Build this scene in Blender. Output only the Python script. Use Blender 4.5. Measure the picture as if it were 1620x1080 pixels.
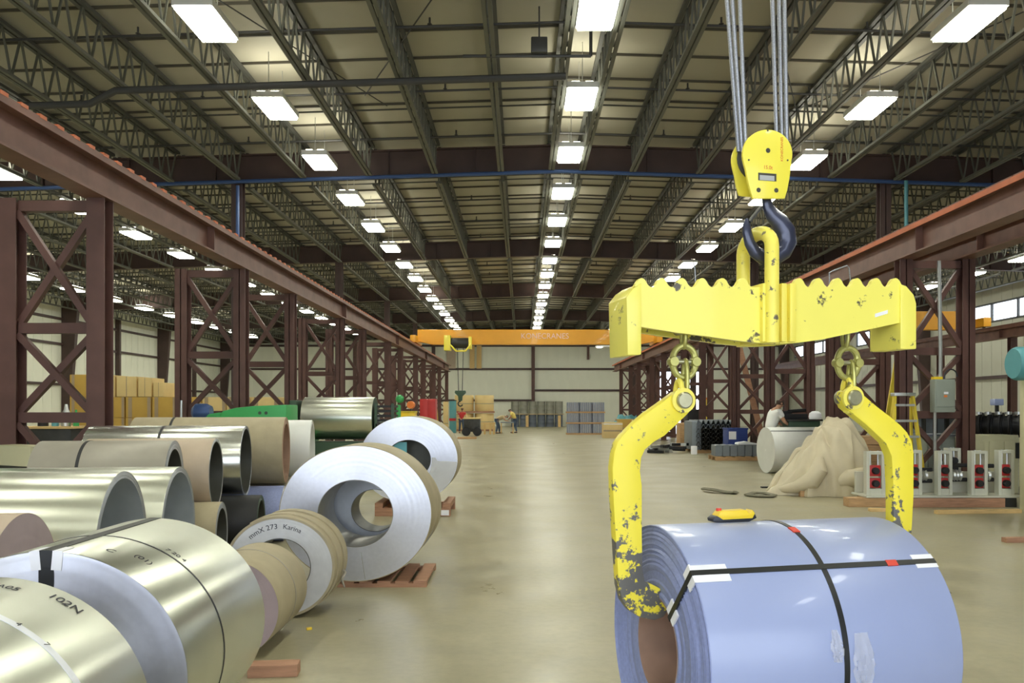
import bpy, bmesh, math, random
from mathutils import Vector, Matrix, Euler
random.seed(7)
S = bpy.context.scene
for o in list(bpy.data.objects): bpy.data.objects.remove(o)
COL = S.collection
PI = math.pi
F, CX, HY, EYE = 1350.0, 825.0, 645.0, 1.65      # focal length in pixels, vanishing point, eye height

# ------------------------------------------------------------------ camera, daylight, exposure
cd = bpy.data.cameras.new('camera'); cam = bpy.data.objects.new('camera', cd); COL.objects.link(cam)
cam.location = (0, 0, EYE); cam.rotation_euler = (PI/2, 0, 0)
cd.sensor_width = 36.0; cd.lens = 30.0; cd.shift_x = -15/1620; cd.shift_y = 105/1620
cd.clip_start = 0.05; cd.clip_end = 300
S.camera = cam
w = bpy.data.worlds.new('daylight'); S.world = w; w.use_nodes = True
bg = w.node_tree.nodes['Background']
bg.inputs[0].default_value = (0.80, 0.88, 1.0, 1); bg.inputs[1].default_value = 4.4
LAMP = 35.0            # radiance of a lamp diffuser
S.view_settings.view_transform = 'Standard'; S.view_settings.look = 'None'
S.view_settings.exposure = 0.0; S.view_settings.gamma = 1.0; S.view_settings.use_curve_mapping = False

# ------------------------------------------------------------------ materials
MAT = {}
def srgb(r, g, b):
    f = lambda c: (c/255/12.92) if c/255 <= 0.04045 else ((c/255+0.055)/1.055)**2.4
    return (f(r), f(g), f(b), 1)
def mat(name, rgb, rough=0.5, metal=0.0, var=0.0, vscale=6.0, bump=0.0, bscale=40.0, spec=0.5, aniso=0.0, axis=None, wear=None, stretch=None, coat=0.0):
    m = bpy.data.materials.new(name); m.use_nodes = True; nt = m.node_tree; N = nt.nodes; Lk = nt.links
    p = N['Principled BSDF']; c = srgb(*rgb)
    p.inputs['Base Color'].default_value = c; p.inputs['Roughness'].default_value = rough
    p.inputs['Metallic'].default_value = metal; p.inputs['Specular IOR Level'].default_value = spec
    p.inputs['Coat Weight'].default_value = coat
    tc = N.new('ShaderNodeTexCoord')
    vec = tc.outputs['Object']
    if stretch:
        mp = N.new('ShaderNodeMapping'); mp.inputs['Scale'].default_value = stretch
        Lk.new(vec, mp.inputs[0]); vec = mp.outputs[0]
    col = None
    if var > 0:
        n = N.new('ShaderNodeTexNoise'); n.inputs['Scale'].default_value = vscale; n.inputs['Detail'].default_value = 6
        Lk.new(vec, n.inputs['Vector'])
        r = N.new('ShaderNodeMapRange'); r.inputs[1].default_value = .3; r.inputs[2].default_value = .7
        r.inputs[3].default_value = 1-var; r.inputs[4].default_value = 1+var*0.6
        Lk.new(n.outputs[0], r.inputs[0])
        mx = N.new('ShaderNodeMix'); mx.data_type = 'RGBA'; mx.blend_type = 'MULTIPLY'; mx.inputs[0].default_value = 1
        mx.inputs[6].default_value = c; Lk.new(r.outputs[0], mx.inputs[7]); col = mx.outputs[2]
    if wear:
        wc, thr, scale, grad = wear       # worn colour, threshold, noise scale, (z0,z1,amount) more wear lower down
        n = N.new('ShaderNodeTexNoise'); n.inputs['Scale'].default_value = scale; n.inputs['Detail'].default_value = 8
        n.inputs['Roughness'].default_value = .68
        Lk.new(tc.outputs['Object'], n.inputs['Vector'])
        src = n.outputs[0]
        if grad:
            sx = N.new('ShaderNodeSeparateXYZ'); Lk.new(tc.outputs['Object'], sx.inputs[0])
            g = N.new('ShaderNodeMapRange'); g.inputs[1].default_value = grad[0]; g.inputs[2].default_value = grad[1]
            g.inputs[3].default_value = grad[2]; g.inputs[4].default_value = 0
            Lk.new(sx.outputs[2], g.inputs[0])
            ad = N.new('ShaderNodeMath'); Lk.new(src, ad.inputs[0]); Lk.new(g.outputs[0], ad.inputs[1]); src = ad.outputs[0]
        rp = N.new('ShaderNodeMapRange'); rp.inputs[1].default_value = thr; rp.inputs[2].default_value = thr+.03
        Lk.new(src, rp.inputs[0])
        mx = N.new('ShaderNodeMix'); mx.data_type = 'RGBA'; Lk.new(rp.outputs[0], mx.inputs[0])
        if col: Lk.new(col, mx.inputs[6])
        else: mx.inputs[6].default_value = c
        mx.inputs[7].default_value = srgb(*wc); col = mx.outputs[2]
    if col: Lk.new(col, p.inputs['Base Color'])
    if bump > 0:
        n = N.new('ShaderNodeTexNoise'); n.inputs['Scale'].default_value = bscale; n.inputs['Detail'].default_value = 5
        Lk.new(vec, n.inputs['Vector'])
        b = N.new('ShaderNodeBump'); b.inputs['Strength'].default_value = bump; b.inputs['Distance'].default_value = .01
        Lk.new(n.outputs[0], b.inputs['Height']); Lk.new(b.outputs[0], p.inputs['Normal'])
    if aniso > 0:
        p.inputs['Anisotropic'].default_value = aniso
        t = N.new('ShaderNodeTangent'); t.direction_type = 'RADIAL'; t.axis = axis or 'Y'; p.inputs['Anisotropic Rotation'].default_value = .25
        Lk.new(t.outputs[0], p.inputs['Tangent'])
    MAT[name] = m
    return m
def emit(name, rgb, strength):
    m = bpy.data.materials.new(name); m.use_nodes = True; N = m.node_tree.nodes
    p = N['Principled BSDF']; p.inputs['Base Color'].default_value = (.8, .8, .8, 1)
    p.inputs['Emission Color'].default_value = (*rgb, 1); p.inputs['Emission Strength'].default_value = strength
    MAT[name] = m
def film(name, rgb, alpha, rough=.15, bump=.6, bscale=18):
    m = mat(name, rgb, rough, 0, bump=bump, bscale=bscale)
    m.node_tree.nodes['Principled BSDF'].inputs['Alpha'].default_value = alpha

mat('maroon_steel', (98, 68, 61), .5, 0, .18, 3)
mat('maroon_worn', (128, 92, 80), .5, 0, .22, 2.5)
mat('dark_maroon', (78, 60, 56), .55, 0, .15, 2)
mat('orange_primer', (205, 115, 75), .55, 0, .12, 4)
mat('joist_grey', (100, 101, 92), .55, 0, .1, 3)
mat('joist_dark', (78, 79, 74), .55, 0, .1, 3)
mat('roof_sheet', (174, 170, 152), .65, 0, .06, .8)
mat('seam_dark', (84, 80, 70), .6)
mat('wall_sheet', (242, 243, 226), .6, 0, .05, .7)
mat('wall_grey', (196, 196, 180), .6, 0, .05, .7)
mat('pipe_blue', (62, 88, 138), .35, .2)
mat('pipe_dark', (70, 70, 70), .5, .3)
mat('pipe_teal', (80, 140, 150), .4, .1)
mat('conduit', (190, 192, 190), .35, .7)
mat('lamp_housing', (225, 225, 220), .4, .2)
emit('lamp_glow', (.975, .985, .85), LAMP)
emit('lamp_up', (1.0, .965, .80), LAMP*.45)
mat('galvanised', (214, 216, 202), .33, 1.0, .03, 5, aniso=.7)
mat('galvanised_bright', (226, 228, 222), .27, 1.0, .03, 5, aniso=.7)
mat('galvanised_matt', (205, 208, 205), .38, 1.0, .08, 5)
mat('coil_edge', (226, 228, 238), .36, .93, .04, 30, aniso=.75, axis='Y')
mat('coil_edge_grey', (176, 180, 186), .45, .6, .05, 20)
mat('coil_edge_pale', (205, 206, 206), .5, .25, .06, 14)
mat('bore_steel', (150, 148, 138), .38, .8, .1, 8)
mat('bore_pale', (178, 184, 188), .4, .25, .06, 8)
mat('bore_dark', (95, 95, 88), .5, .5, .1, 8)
mat('kraft', (172, 160, 130), .62, 0, .1, 6, bump=.25, bscale=9)
mat('kraft_pink', (190, 172, 150), .6, 0, .08, 5, bump=.2, bscale=9)
mat('kraft_grey', (158, 152, 138), .45, .15, .1, 4, bump=.15, bscale=7)
mat('mauve_face', (176, 160, 165), .55, .1, .06, 8)
mat('white_wrap', (226, 227, 222), .4, 0, .04, 4, bump=.15, bscale=8)
mat('core_brown', (164, 132, 112), .7, 0, .15, 8)
mat('blue_paint', (160, 172, 212), .33, 0, .03, 3, coat=.15)
mat('blue_edge', (142, 152, 196), .45, .15, .12, 60)
mat('strap_black', (26, 28, 30), .4)
mat('strap_white', (238, 240, 245), .5)
mat('ink', (46, 48, 56), .6)
mat('white_card', (245, 245, 250), .6)
mat('red_tag', (222, 70, 52), .5)
mat('yellow_paint', (255, 244, 112), .38, 0, .04, 3, wear=((92, 84, 66), .615, 10, None), coat=.2)
mat('yellow_arm', (250, 232, 70), .42, 0, .05, 4, wear=((104, 102, 98), .60, 15, (.86, 1.36, .18)))
mat('yellow_bar', (255, 240, 104), .4, 0, .05, 4, wear=((110, 100, 80), .61, 12, None))
mat('yellow_clean', (255, 240, 84), .35, 0, .03, 3, coat=.2)
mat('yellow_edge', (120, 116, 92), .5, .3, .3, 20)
mat('chain_gold', (190, 186, 110), .38, .55, .25, 25)
mat('bolt_steel', (176, 172, 140), .35, .8, .1, 30)
mat('hook_navy', (62, 66, 88), .28, .3, .12, 12, coat=.3)
mat('rope_steel', (168, 170, 176), .4, .8, .3, 200)
mat('sheave_dark', (80, 78, 70), .5, .5)
mat('letter_red', (226, 120, 50), .5)
mat('crane_orange', (236, 168, 40), .4, 0, .06, 1.5, coat=.1)
mat('letter_pink', (240, 205, 190), .5)
mat('black_plastic', (40, 42, 50), .4)
mat('remote_yellow', (250, 214, 50), .35)
mat('wood', (190, 152, 108), .7, 0, .22, 5, stretch=(1, 8, 8), bump=.2)
mat('wood_red', (176, 132, 104), .7, 0, .22, 5, stretch=(1, 8, 8), bump=.2)
mat('wood_pale', (222, 188, 128), .7, 0, .15, 5, stretch=(1, 6, 6))
mat('carton', (222, 196, 138), .75, 0, .05, 2)
mat('carton_mustard', (196, 160, 78), .75, 0, .06, 2)
mat('carton_band', (168, 148, 122), .7, 0, .05, 2)
mat('machine_green', (58, 165, 88), .42, 0, .08, 3)
mat('green_dark', (60, 84, 66), .5, 0, .1, 3)
mat('machine_grey', (206, 206, 190), .5, 0, .05, 4)
mat('cream_cabinet', (212, 208, 170), .5, 0, .04, 3)
mat('box_grey', (152, 160, 148), .45, 0, .05, 4)
mat('dark_steel', (66, 66, 64), .45, .5, .2, 6)
mat('black_iron', (42, 42, 44), .5, .3, .1, 6)
mat('red_paint', (190, 46, 44), .42, 0, .06, 4)
mat('orange_paint', (232, 130, 60), .5)
mat('blue_bin', (48, 70, 140), .45, 0, .08, 3)
mat('teal_paint', (92, 160, 168), .45, 0, .06, 3)
mat('drum_grey', (150, 150, 138), .5, .2, .08, 3)
mat('drum_blue', (104, 112, 124), .45, .2, .08, 3)
mat('can_blue', (150, 158, 176), .4, .3, .1, 3)
mat('can_white', (214, 214, 214), .4, .2)
mat('tarp', (206, 194, 164), .5, 0, .1, 2.5, bump=.5, bscale=5)
mat('belt', (112, 108, 88), .7, 0, .2, 6)
mat('slate_sheet', (128, 136, 144), .5, .2, .1, 3)
mat('ladder_yellow', (224, 200, 60), .45, 0, .05, 4)
mat('aluminium', (200, 202, 200), .35, .85)
mat('skin', (198, 150, 120), .55); mat('hair', (66, 50, 40), .6); mat('jeans', (72, 90, 116), .75, 0, .1, 8)
mat('shirt_white', (240, 240, 236), .75); mat('shirt_red', (206, 62, 62), .75); mat('shirt_yellow', (222, 200, 110), .75)
mat('shirt_tan', (196, 178, 140), .75); mat('shoe', (70, 62, 56), .6)
film('clear_film', (235, 235, 238), .32); film('film_milky', (228, 226, 216), .45, .25, .8, 9)
film('glass', (230, 240, 240), .12, .03, 0)
mat('sticker_cyan', (110, 196, 206), .4)

# floor: sealed concrete with stains and tyre paths
fm = mat('concrete', (176, 168, 134), .34, 0, spec=.45)
nt = fm.node_tree; N = nt.nodes; Lk = nt.links; p = N['Principled BSDF']; tc = N['Texture Coordinate']
def noise(scale, detail=6, st=(1, 1, 1), rough=.6):
    mp = N.new('ShaderNodeMapping'); mp.inputs['Scale'].default_value = st; Lk.new(tc.outputs['Object'], mp.inputs[0])
    n = N.new('ShaderNodeTexNoise'); n.inputs['Scale'].default_value = scale; n.inputs['Detail'].default_value = detail
    n.inputs['Roughness'].default_value = rough; Lk.new(mp.outputs[0], n.inputs['Vector']); return n.outputs[0]
def ramp(sock, a, b, c, d):
    r = N.new('ShaderNodeMapRange'); Lk.new(sock, r.inputs[0])
    for i, v in enumerate((a, b, c, d)): r.inputs[i+1].default_value = v
    return r.outputs[0]
def mul(a, b):
    m_ = N.new('ShaderNodeMath'); m_.operation = 'MULTIPLY'; Lk.new(a, m_.inputs[0]); Lk.new(b, m_.inputs[1]); return m_.outputs[0]
shade = mul(mul(ramp(noise(.5, 8), .3, .7, .86, 1.1), ramp(noise(2.2, 8), .35, .7, .88, 1.06)), ramp(noise(14, 5), .3, .6, .93, 1.03))
mx = N.new('ShaderNodeMix'); mx.data_type = 'RGBA'; mx.blend_type = 'MULTIPLY'; mx.inputs[0].default_value = 1
mx.inputs[6].default_value = srgb(164, 157, 128); Lk.new(shade, mx.inputs[7]); Lk.new(mx.outputs[2], p.inputs['Base Color'])
Lk.new(ramp(noise(1.1, 7), .3, .7, .27, .46), p.inputs['Roughness'])
bn = N.new('ShaderNodeBump'); bn.inputs['Strength'].default_value = .03; bn.inputs['Distance'].default_value = .01
Lk.new(noise(5, 6), bn.inputs['Height']); Lk.new(bn.outputs[0], p.inputs['Normal'])

# ------------------------------------------------------------------ helpers
def P(px, py, Y): return Vector(((px-CX)*Y/F, Y, EYE-(py-HY)*Y/F))
class MB:
    def __init__(s): s.v = []; s.f = []; s.mi = []
    def add(s, vs, fs, mi=0):
        k = len(s.v); s.v += [tuple(a) for a in vs]
        for f in fs: s.f.append(tuple(i+k for i in f)); s.mi.append(mi)
        return s
    def box(s, x0, x1, y0, y1, z0, z1, mi=0, M=None):
        vs = [Vector((x, y, z)) for z in (z0, z1) for y in (y0, y1) for x in (x0, x1)]
        if M: vs = [M @ a for a in vs]
        return s.add(vs, [(0, 2, 3, 1), (4, 5, 7, 6), (0, 1, 5, 4), (2, 6, 7, 3), (0, 4, 6, 2), (1, 3, 7, 5)], mi)
    def bar(s, a, b, w, h=None, up=(0, 0, 1), mi=0):
        a = Vector(a); b = Vector(b); h = h or w; d = (b-a).normalized(); u = Vector(up)
        if abs(d.dot(u)) > .98: u = Vector((0, 1, 0))
        r = d.cross(u).normalized(); u = r.cross(d)
        vs = [p_+r*sx*w/2+u*sz*h/2 for p_ in (a, b) for sz in (-1, 1) for sx in (-1, 1)]
        return s.add(vs, [(0, 1, 3, 2), (4, 6, 7, 5), (0, 4, 5, 1), (2, 3, 7, 6), (0, 2, 6, 4), (1, 5, 7, 3)], mi)
    def tube(s, pts, r, n=10, closed=False, mi=0):
        pts = [Vector(p_) for p_ in pts]; m = len(pts); rings = []
        rr = r if isinstance(r, (list, tuple)) else [r]*m
        prev = None
        for i in range(m):
            if closed: d = pts[(i+1) % m]-pts[i-1]
            else: d = pts[min(i+1, m-1)]-pts[max(i-1, 0)]
            d.normalize()
            if prev is None:
                u = Vector((0, 0, 1)) if abs(d.z) < .9 else Vector((1, 0, 0))
                u = (u-d*u.dot(d)).normalized()
            else:
                u = (prev-d*prev.dot(d)).normalized()
            prev = u; v = d.cross(u)
            rings.append([pts[i]+(u*math.cos(2*PI*k/n)+v*math.sin(2*PI*k/n))*rr[i] for k in range(n)])
        vs = [a for rg in rings for a in rg]; fs = []
        for i in range(m if closed else m-1):
            j = (i+1) % m
            for k in range(n): fs.append((i*n+k, i*n+(k+1) % n, j*n+(k+1) % n, j*n+k))
        if not closed: fs += [tuple(range(n-1, -1, -1)), tuple((m-1)*n+k for k in range(n))]
        return s.add(vs, fs, mi)
    def lathe(s, prof, n=32, M=None, sx=1.0, sz=1.0, closed=False, mi=0):   # prof: (radius, y) about local Y
        vs = []
        for r, y in prof:
            for k in range(n):
                a = 2*PI*k/n; v = Vector((r*sx*math.cos(a), y, r*sz*math.sin(a))); vs.append(M @ v if M else v)
        m = len(prof); fs = []
        for i in range(m if closed else m-1):
            j = (i+1) % m
            for k in range(n): fs.append((i*n+k, i*n+(k+1) % n, j*n+(k+1) % n, j*n+k))
        if not closed:
            if prof[0][0] > 1e-6: fs.append(tuple(range(n)))
            if prof[-1][0] > 1e-6: fs.append(tuple((m-1)*n+k for k in range(n-1, -1, -1)))
        return s.add(vs, fs, mi)
    def prism(s, poly, y0, y1, M=None, mi=0):       # polygon in x,z extruded along y
        n = len(poly); vs = [Vector((x, y, z)) for y in (y0, y1) for x, z in poly]
        if M: vs = [M @ a for a in vs]
        fs = [tuple(range(n)), tuple(range(2*n-1, n-1, -1))]+[(i, i+n, (i+1) % n+n, (i+1) % n) for i in range(n)]
        return s.add(vs, fs, mi)
    def mesh(s, name, mats, smooth=True, bevel=0):
        me = bpy.data.meshes.new(name); me.from_pydata(s.v, [], s.f)
        if not isinstance(mats, (list, tuple)): mats = [mats]
        for m_ in mats: me.materials.append(MAT[m_])
        me.polygons.foreach_set('material_index', s.mi)
        bm = bmesh.new(); bm.from_mesh(me)
        if bevel > 0:
            es = [e for e in bm.edges if len(e.link_faces) == 2 and e.calc_face_angle(0) > .6]
            bmesh.ops.bevel(bm, geom=es, offset=bevel, segments=2, affect='EDGES', profile=.6, clamp_overlap=True)
        bmesh.ops.recalc_face_normals(bm, faces=bm.faces); bm.to_mesh(me); bm.free()
        if smooth:
            me.polygons.foreach_set('use_smooth', [True]*len(me.polygons)); me.set_sharp_from_angle(angle=.6)
        me.update(); return me
def link(name, me, parent=None, loc=(0, 0, 0), rot=(0, 0, 0)):
    o = bpy.data.objects.new(name, me); COL.objects.link(o); o.location = loc; o.rotation_euler = rot
    if parent: o.parent = parent
    return o
def obj(name, mb, mats, parent=None, loc=(0, 0, 0), rot=(0, 0, 0), smooth=True, bevel=0):
    return link(name, mb.mesh(name, mats, smooth, bevel), parent, loc, rot)
def tag(o, label, cat, group=None):
    o['label'] = label; o['category'] = cat
    if group: o['group'] = group
    return o
def thing(name, label, cat, loc=(0, 0, 0), rz=0, group=None):
    return tag(link(name, None, None, loc, (0, 0, rz)), label, cat, group)
def struct(name, mb, mats, loc=(0, 0, 0), **k):
    o = obj(name, mb, mats, None, loc, **k) if mb else link(name, None, None, loc)
    o['kind'] = 'structure'; return o
ORD = ['first', 'second', 'third', 'fourth', 'fifth', 'sixth', 'seventh', 'eighth', 'ninth', 'tenth', 'eleventh', 'twelfth', 'thirteenth', 'fourteenth', 'fifteenth', 'sixteenth', 'seventeenth', 'eighteenth', 'nineteenth', 'twentieth', 'twenty-first', 'twenty-second', 'twenty-third', 'twenty-fourth', 'twenty-fifth', 'twenty-sixth', 'twenty-seventh', 'twenty-eighth']
def text_geo(s_, size, extrude=.0015):
    cu = bpy.data.curves.new('txt', 'FONT'); cu.body = s_; cu.size = size; cu.extrude = extrude; cu.align_x = 'CENTER'; cu.align_y = 'CENTER'
    o = bpy.data.objects.new('txt', cu); COL.objects.link(o)
    dg = bpy.context.evaluated_depsgraph_get(); me = bpy.data.meshes.new_from_object(o.evaluated_get(dg))
    vs = [v.co.copy() for v in me.vertices]; fs = [tuple(p_.vertices) for p_ in me.polygons]
    bpy.data.objects.remove(o); bpy.data.curves.remove(cu); bpy.data.meshes.remove(me)
    return vs, fs
def raw(name, vs, fs, m_, parent=None, loc=(0, 0, 0), rot=(0, 0, 0)):
    me = bpy.data.meshes.new(name); me.from_pydata([tuple(v) for v in vs], [], fs); me.materials.append(MAT[m_]); me.update()
    return link(name, me, parent, loc, rot)

# ------------------------------------------------------------------ the building
RIDGE, SLOPE = 1.1, .032
XL, XR, YF, YB = -27.0, 24.0, -8.0, 77.0
def zr(x, rel): return EYE+rel-SLOPE*abs(x-RIDGE)
fb = MB(); fb.box(XL-.3, XR+.3, YF-8, YB+6, -.2, 0); struct('floor', fb, 'concrete', smooth=False)

ceiling = struct('ceiling', None, None)
# roof sheets, one strip at a time on both slopes
def roof_strip(side):
    mb = MB(); x1 = XL-.3 if side < 0 else XR+.3
    z0, z1 = zr(RIDGE, 7.50), zr(x1, 7.50); d = 1.30
    a = [(RIDGE, z0), (x1, z1), (x1, z1+.10), (RIDGE, z0+.10)]
    mb.prism(a, 0, d); return mb.mesh('roof_sheet', 'roof_sheet', False)
def roof_seam(side):
    mb = MB(); x1 = XL if side < 0 else XR
    mb.prism([(RIDGE, zr(RIDGE, 7.45)), (x1, zr(x1, 7.45)), (x1, zr(x1, 7.56)), (RIDGE, zr(RIDGE, 7.56))], -.018, .018)
    return mb.mesh('roof_seam', 'seam_dark', False)
for sd in (-1, 1):
    a, b = roof_strip(sd), roof_seam(sd)
    y = YF-.4
    while y < YB+.4:
        link('roof_sheet', a, ceiling, (0, y+.005, 0)); link('roof_purlin', b, ceiling, (0, y+1.305, 0)); y += 1.32
FR = [-2.6, 10.6, 23.8, 37.0, 50.2, 63.4, 76.6]
BAY = 13.2
# open web joists
def joist_meshes():
    L = BAY-.3; t = MB(); b = MB(); w_ = MB()
    t.box(-.10, -.02, -L/2, L/2, 7.36, 7.43); t.box(.02, .10, -L/2, L/2, 7.36, 7.43)
    b.box(-.085, -.015, -L/2+.35, L/2-.35, 6.50, 6.56); b.box(.015, .085, -L/2+.35, L/2-.35, 6.50, 6.56)
    n = 20; pit = (L-.8)/n; y0 = -(L-.8)/2
    for i in range(n):
        w_.bar((0, y0+i*pit, 6.53), (0, y0+(i+.5)*pit, 7.40), .036, .036)
        w_.bar((0, y0+(i+.5)*pit, 7.40), (0, y0+(i+1)*pit, 6.53), .036, .036)
    w_.bar((0, y0, 6.53), (0, -L/2+.05, 7.38), .04); w_.bar((0, -y0, 6.53), (0, L/2-.05, 7.38), .04)
    return t.mesh('top_chord', 'joist_dark', False), b.mesh('bottom_chord', 'joist_grey', False), w_.mesh('web', 'joist_grey', False)
JT, JB, JW = joist_meshes()
JX = [RIDGE+.14-.41+.0] ; JX = []
x = 1.24
JX += [.82, 1.66]                              # the pair that carries the centre lights
for k in range(1, 16): JX.append(1.24-1.80*k)
for k in range(1, 13): JX.append(1.24+1.80*k)
JX = sorted(j for j in JX if XL+.3 < j < XR-.3)
for j in JX:
    for bi in range(len(FR)-1):
        e = link('roof_joist', None, ceiling, (j, FR[bi]+BAY/2, zr(j, 0)))
        link('top_chord', JT, e); link('web', JW, e); link('bottom_chord', JB, e)
# bridging bars and sprinkler branch lines
def crossline(rel, r, n=6, x0=XL+.2, x1=XR-.2):
    mb = MB(); mb.tube([(x0, 0, zr(x0, rel)), (RIDGE, 0, zr(RIDGE, rel)), (x1, 0, zr(x1, rel))], r, n); return mb
BR = crossline(7.30, .022).mesh('bridging_bar', 'joist_dark'); SP = crossline(7.15, .026, 8).mesh('sprinkler_pipe', 'pipe_dark')
hd = MB(); hd.lathe([(.0, 0), (.05, .02), (.02, .04), (.02, .14), (.0, .14)], 8, Matrix.Rotation(PI/2, 4, 'X')); HD = hd.mesh('sprinkler_head', 'pipe_dark')
for y0 in FR[:-1]:
    for k in (3.3, 9.9): link('bridging_bar', BR, ceiling, (0, y0+k, 0))
    for k in (1.9, 5.2, 8.4, 11.6):
        s_ = link('sprinkler_pipe', SP, ceiling, (0, y0+k, 0))
        if y0 > 5:
            for q in range(-4, 5):
                xx = 1.0+q*2.7; link('sprinkler_head', HD, s_, (xx, 0, zr(xx, 7.17)))
# rigid frames
def ibeam(mb, x0, z0, x1, z1, d, wf=.25):     # sloped girder in the xz plane, z is its underside
    mb.prism([(x0, z0), (x1, z1), (x1, z1+.04), (x0, z0+.04)], -wf/2, wf/2)
    mb.prism([(x0, z0+d-.04), (x1, z1+d-.04), (x1, z1+d), (x0, z0+d)], -wf/2, wf/2)
    mb.prism([(x0, z0+.04), (x1, z1+.04), (x1, z1+d-.04), (x0, z0+d-.04)], -.02, .02)
gm = MB(); ibeam(gm, XL+.4, zr(XL+.4, 6.58), RIDGE, zr(RIDGE, 6.58), .74); ibeam(gm, RIDGE, zr(RIDGE, 6.58), XR-.4, zr(XR-.4, 6.58), .74)
for q in range(-9, 10):
    xx = RIDGE+q*2.4; gm.box(xx-.01, xx+.01, -.12, .12, zr(xx, 6.62), zr(xx, 7.28))
GM = gm.mesh('girder', 'dark_maroon', False)
def hcol(h, w_=.3, d=.3, t=.02):
    mb = MB(); mb.box(-w_/2, w_/2, -d/2, -d/2+t, 0, h); mb.box(-w_/2, w_/2, d/2-t, d/2, 0, h); mb.box(-t/2, t/2, -d/2, d/2, 0, h)
    mb.box(-w_/2-.06, w_/2+.06, -d/2-.06, d/2+.06, 0, .03); return mb
def taper(h, s):
    mb = MB(); mb.prism([(0, 0), (.35*s, 0), (.95*s, h), (0, h)], -.16, .16); return mb
CI = {xx: hcol(zr(xx, 6.58), .30, .28) for xx in (-7.9, 10.1)}
CI = {xx: m_.mesh('column', 'dark_maroon', False) for xx, m_ in CI.items()}
CTL = taper(zr(XL, 7.2), 1).mesh('tapered_column', 'dark_maroon', False); CTR = taper(zr(XR, 7.2), -1).mesh('tapered_column', 'dark_maroon', False)
FN = ['above and behind the viewer', 'just ahead of the viewer, above the picture', 'nearest in view, with the blue pipe under it', 'second in view from the front', 'third in view from the front', 'fourth in view from the front', 'against the back wall']
for i, y in enumerate(FR):
    t = thing('roof_frame', 'dark maroon roof girder and columns, '+FN[i], 'roof frame', (0, y, 0), 0, 'roof frames')
    link('girder', GM, t)
    for xx in (-7.9, 10.1): link('column', CI[xx], t, (xx, 0, 0))
    link('tapered_column', CTL, t, (XL+.02, 0, 0)); link('tapered_column', CTR, t, (XR-.02, 0, 0))
pb = crossline(6.50, .055, 10); t = tag(obj('water_pipe', pb, 'pipe_blue', None, (0, 23.45, 0)), 'long blue pipe under the nearest maroon roof girder', 'pipe')
sb = MB(); sb.tube([(.85, 16.4, zr(.85, 6.38)), (-7.8, 16.4, zr(-7.8, 6.38)), (-8.3, 16.4, zr(-8.3, 6.14)), (-11, 16.4, zr(-11, 6.14))], .07, 10)
tag(obj('sprinkler_main', sb, 'pipe_dark'), 'thick dark pipe crossing below the near roof joists', 'pipe')
hb = thing('unit_heater', 'small dark heater box hung under the near roof between joists', 'heater', P(853, 75, 15.7))
m_ = MB(); m_.box(-.15, .15, -.15, .15, -.14, .14); obj('casing', m_, 'pipe_dark', hb, bevel=.02)
m_ = MB(); m_.bar((0, 0, .14), (0, 0, .75), .03); obj('hanger', m_, 'pipe_dark', hb)
m_ = MB(); m_.tube([(-1.4, 0, -.16), (.95, 0, -.16)], .03, 8); m_.tube([(.95, 0, -.16), (.95, 0, .3)], .03, 8); obj('pipe', m_, 'pipe_dark', hb)
# tie rods crossing under the roof
for a, b in (((-6.4, 12.0), (-3.2, 20.3)), ((-3.6, 19.6), (-.1, 11.8)), ((3.4, 12.6), (6.6, 20.5)), ((6.8, 20.2), (10.2, 12.4))):
    tm = MB(); tm.tube([(a[0], a[1], zr(a[0], 7.32)), (b[0], b[1], zr(b[0], 7.32))], .014, 6); obj('brace_rod', tm, 'pipe_dark', ceiling)

# walls: sheets on girts
def wall(name, n, w_, h, place, mt='wall_sheet'):
    t = struct(name, None, None); mb = MB()
    mb.prism([(0, 0), (w_-.06, 0), (w_-.06, h), (0, h)], 0, .04); mb.prism([(w_-.06, 0), (w_, 0), (w_, h), (w_-.06, h)], .015, .04)
    me = mb.mesh('wall_sheet', mt, False)
    for i in range(n): place(t, me, i)
    return t
h = zr(XL, 7.5)
wl = wall('wall_left', 94, .92, h, lambda t, me, i: link('wall_sheet', me, t, (XL, YF+.92*i, 0), (0, 0, PI/2)))
for z in (3.03, 5.38, zr(XL, 6.1)):
    m_ = MB(); m_.box(XL+.01, XL+.14, YF, YB, z-.07, z+.07); obj('girt', m_, 'dark_maroon', wl, smooth=False)
for y in (17.2, 30.4, 43.6, 56.8, 70.0):
    m_ = MB(); m_.box(XL+.02, XL+.30, y-.12, y+.12, 0, zr(XL, 6.9)); obj('wall_post', m_, 'dark_maroon', wl, smooth=False)
# back wall with an open loading door to the right
wb = struct('wall_back', None, None)
sm = MB(); sm.prism([(0, 0), (.86, 0), (.86, 9.2), (0, 9.2)], 0, .04); sm.prism([(.86, 0), (.92, 0), (.92, 9.2), (.86, 9.2)], .015, .04)
SM = sm.mesh('wall_sheet', 'wall_sheet', False)
sm = MB(); sm.prism([(0, 4.9), (.86, 4.9), (.86, 9.2), (0, 9.2)], 0, .04); sm.prism([(.86, 4.9), (.92, 4.9), (.92, 9.2), (.86, 9.2)], .015, .04)
SM2 = sm.mesh('wall_sheet', 'wall_sheet', False)
for i in range(56):
    xx = XL+.92*i; link('wall_sheet', SM2 if 12.0 < xx+.46 < 16.2 else SM, wb, (xx, YB, 0))
for z, x0, x1 in ((EYE+3.5, XL, XR), (EYE+1.58, 1.05, 11.9), (EYE+.68, XL, 1.05), (EYE+5.6, XL, XR)):
    m_ = MB(); m_.box(x0, x1, YB-.13, YB-.01, z-.09, z+.09); obj('girt', m_, 'dark_maroon', wb, smooth=False)
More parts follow.
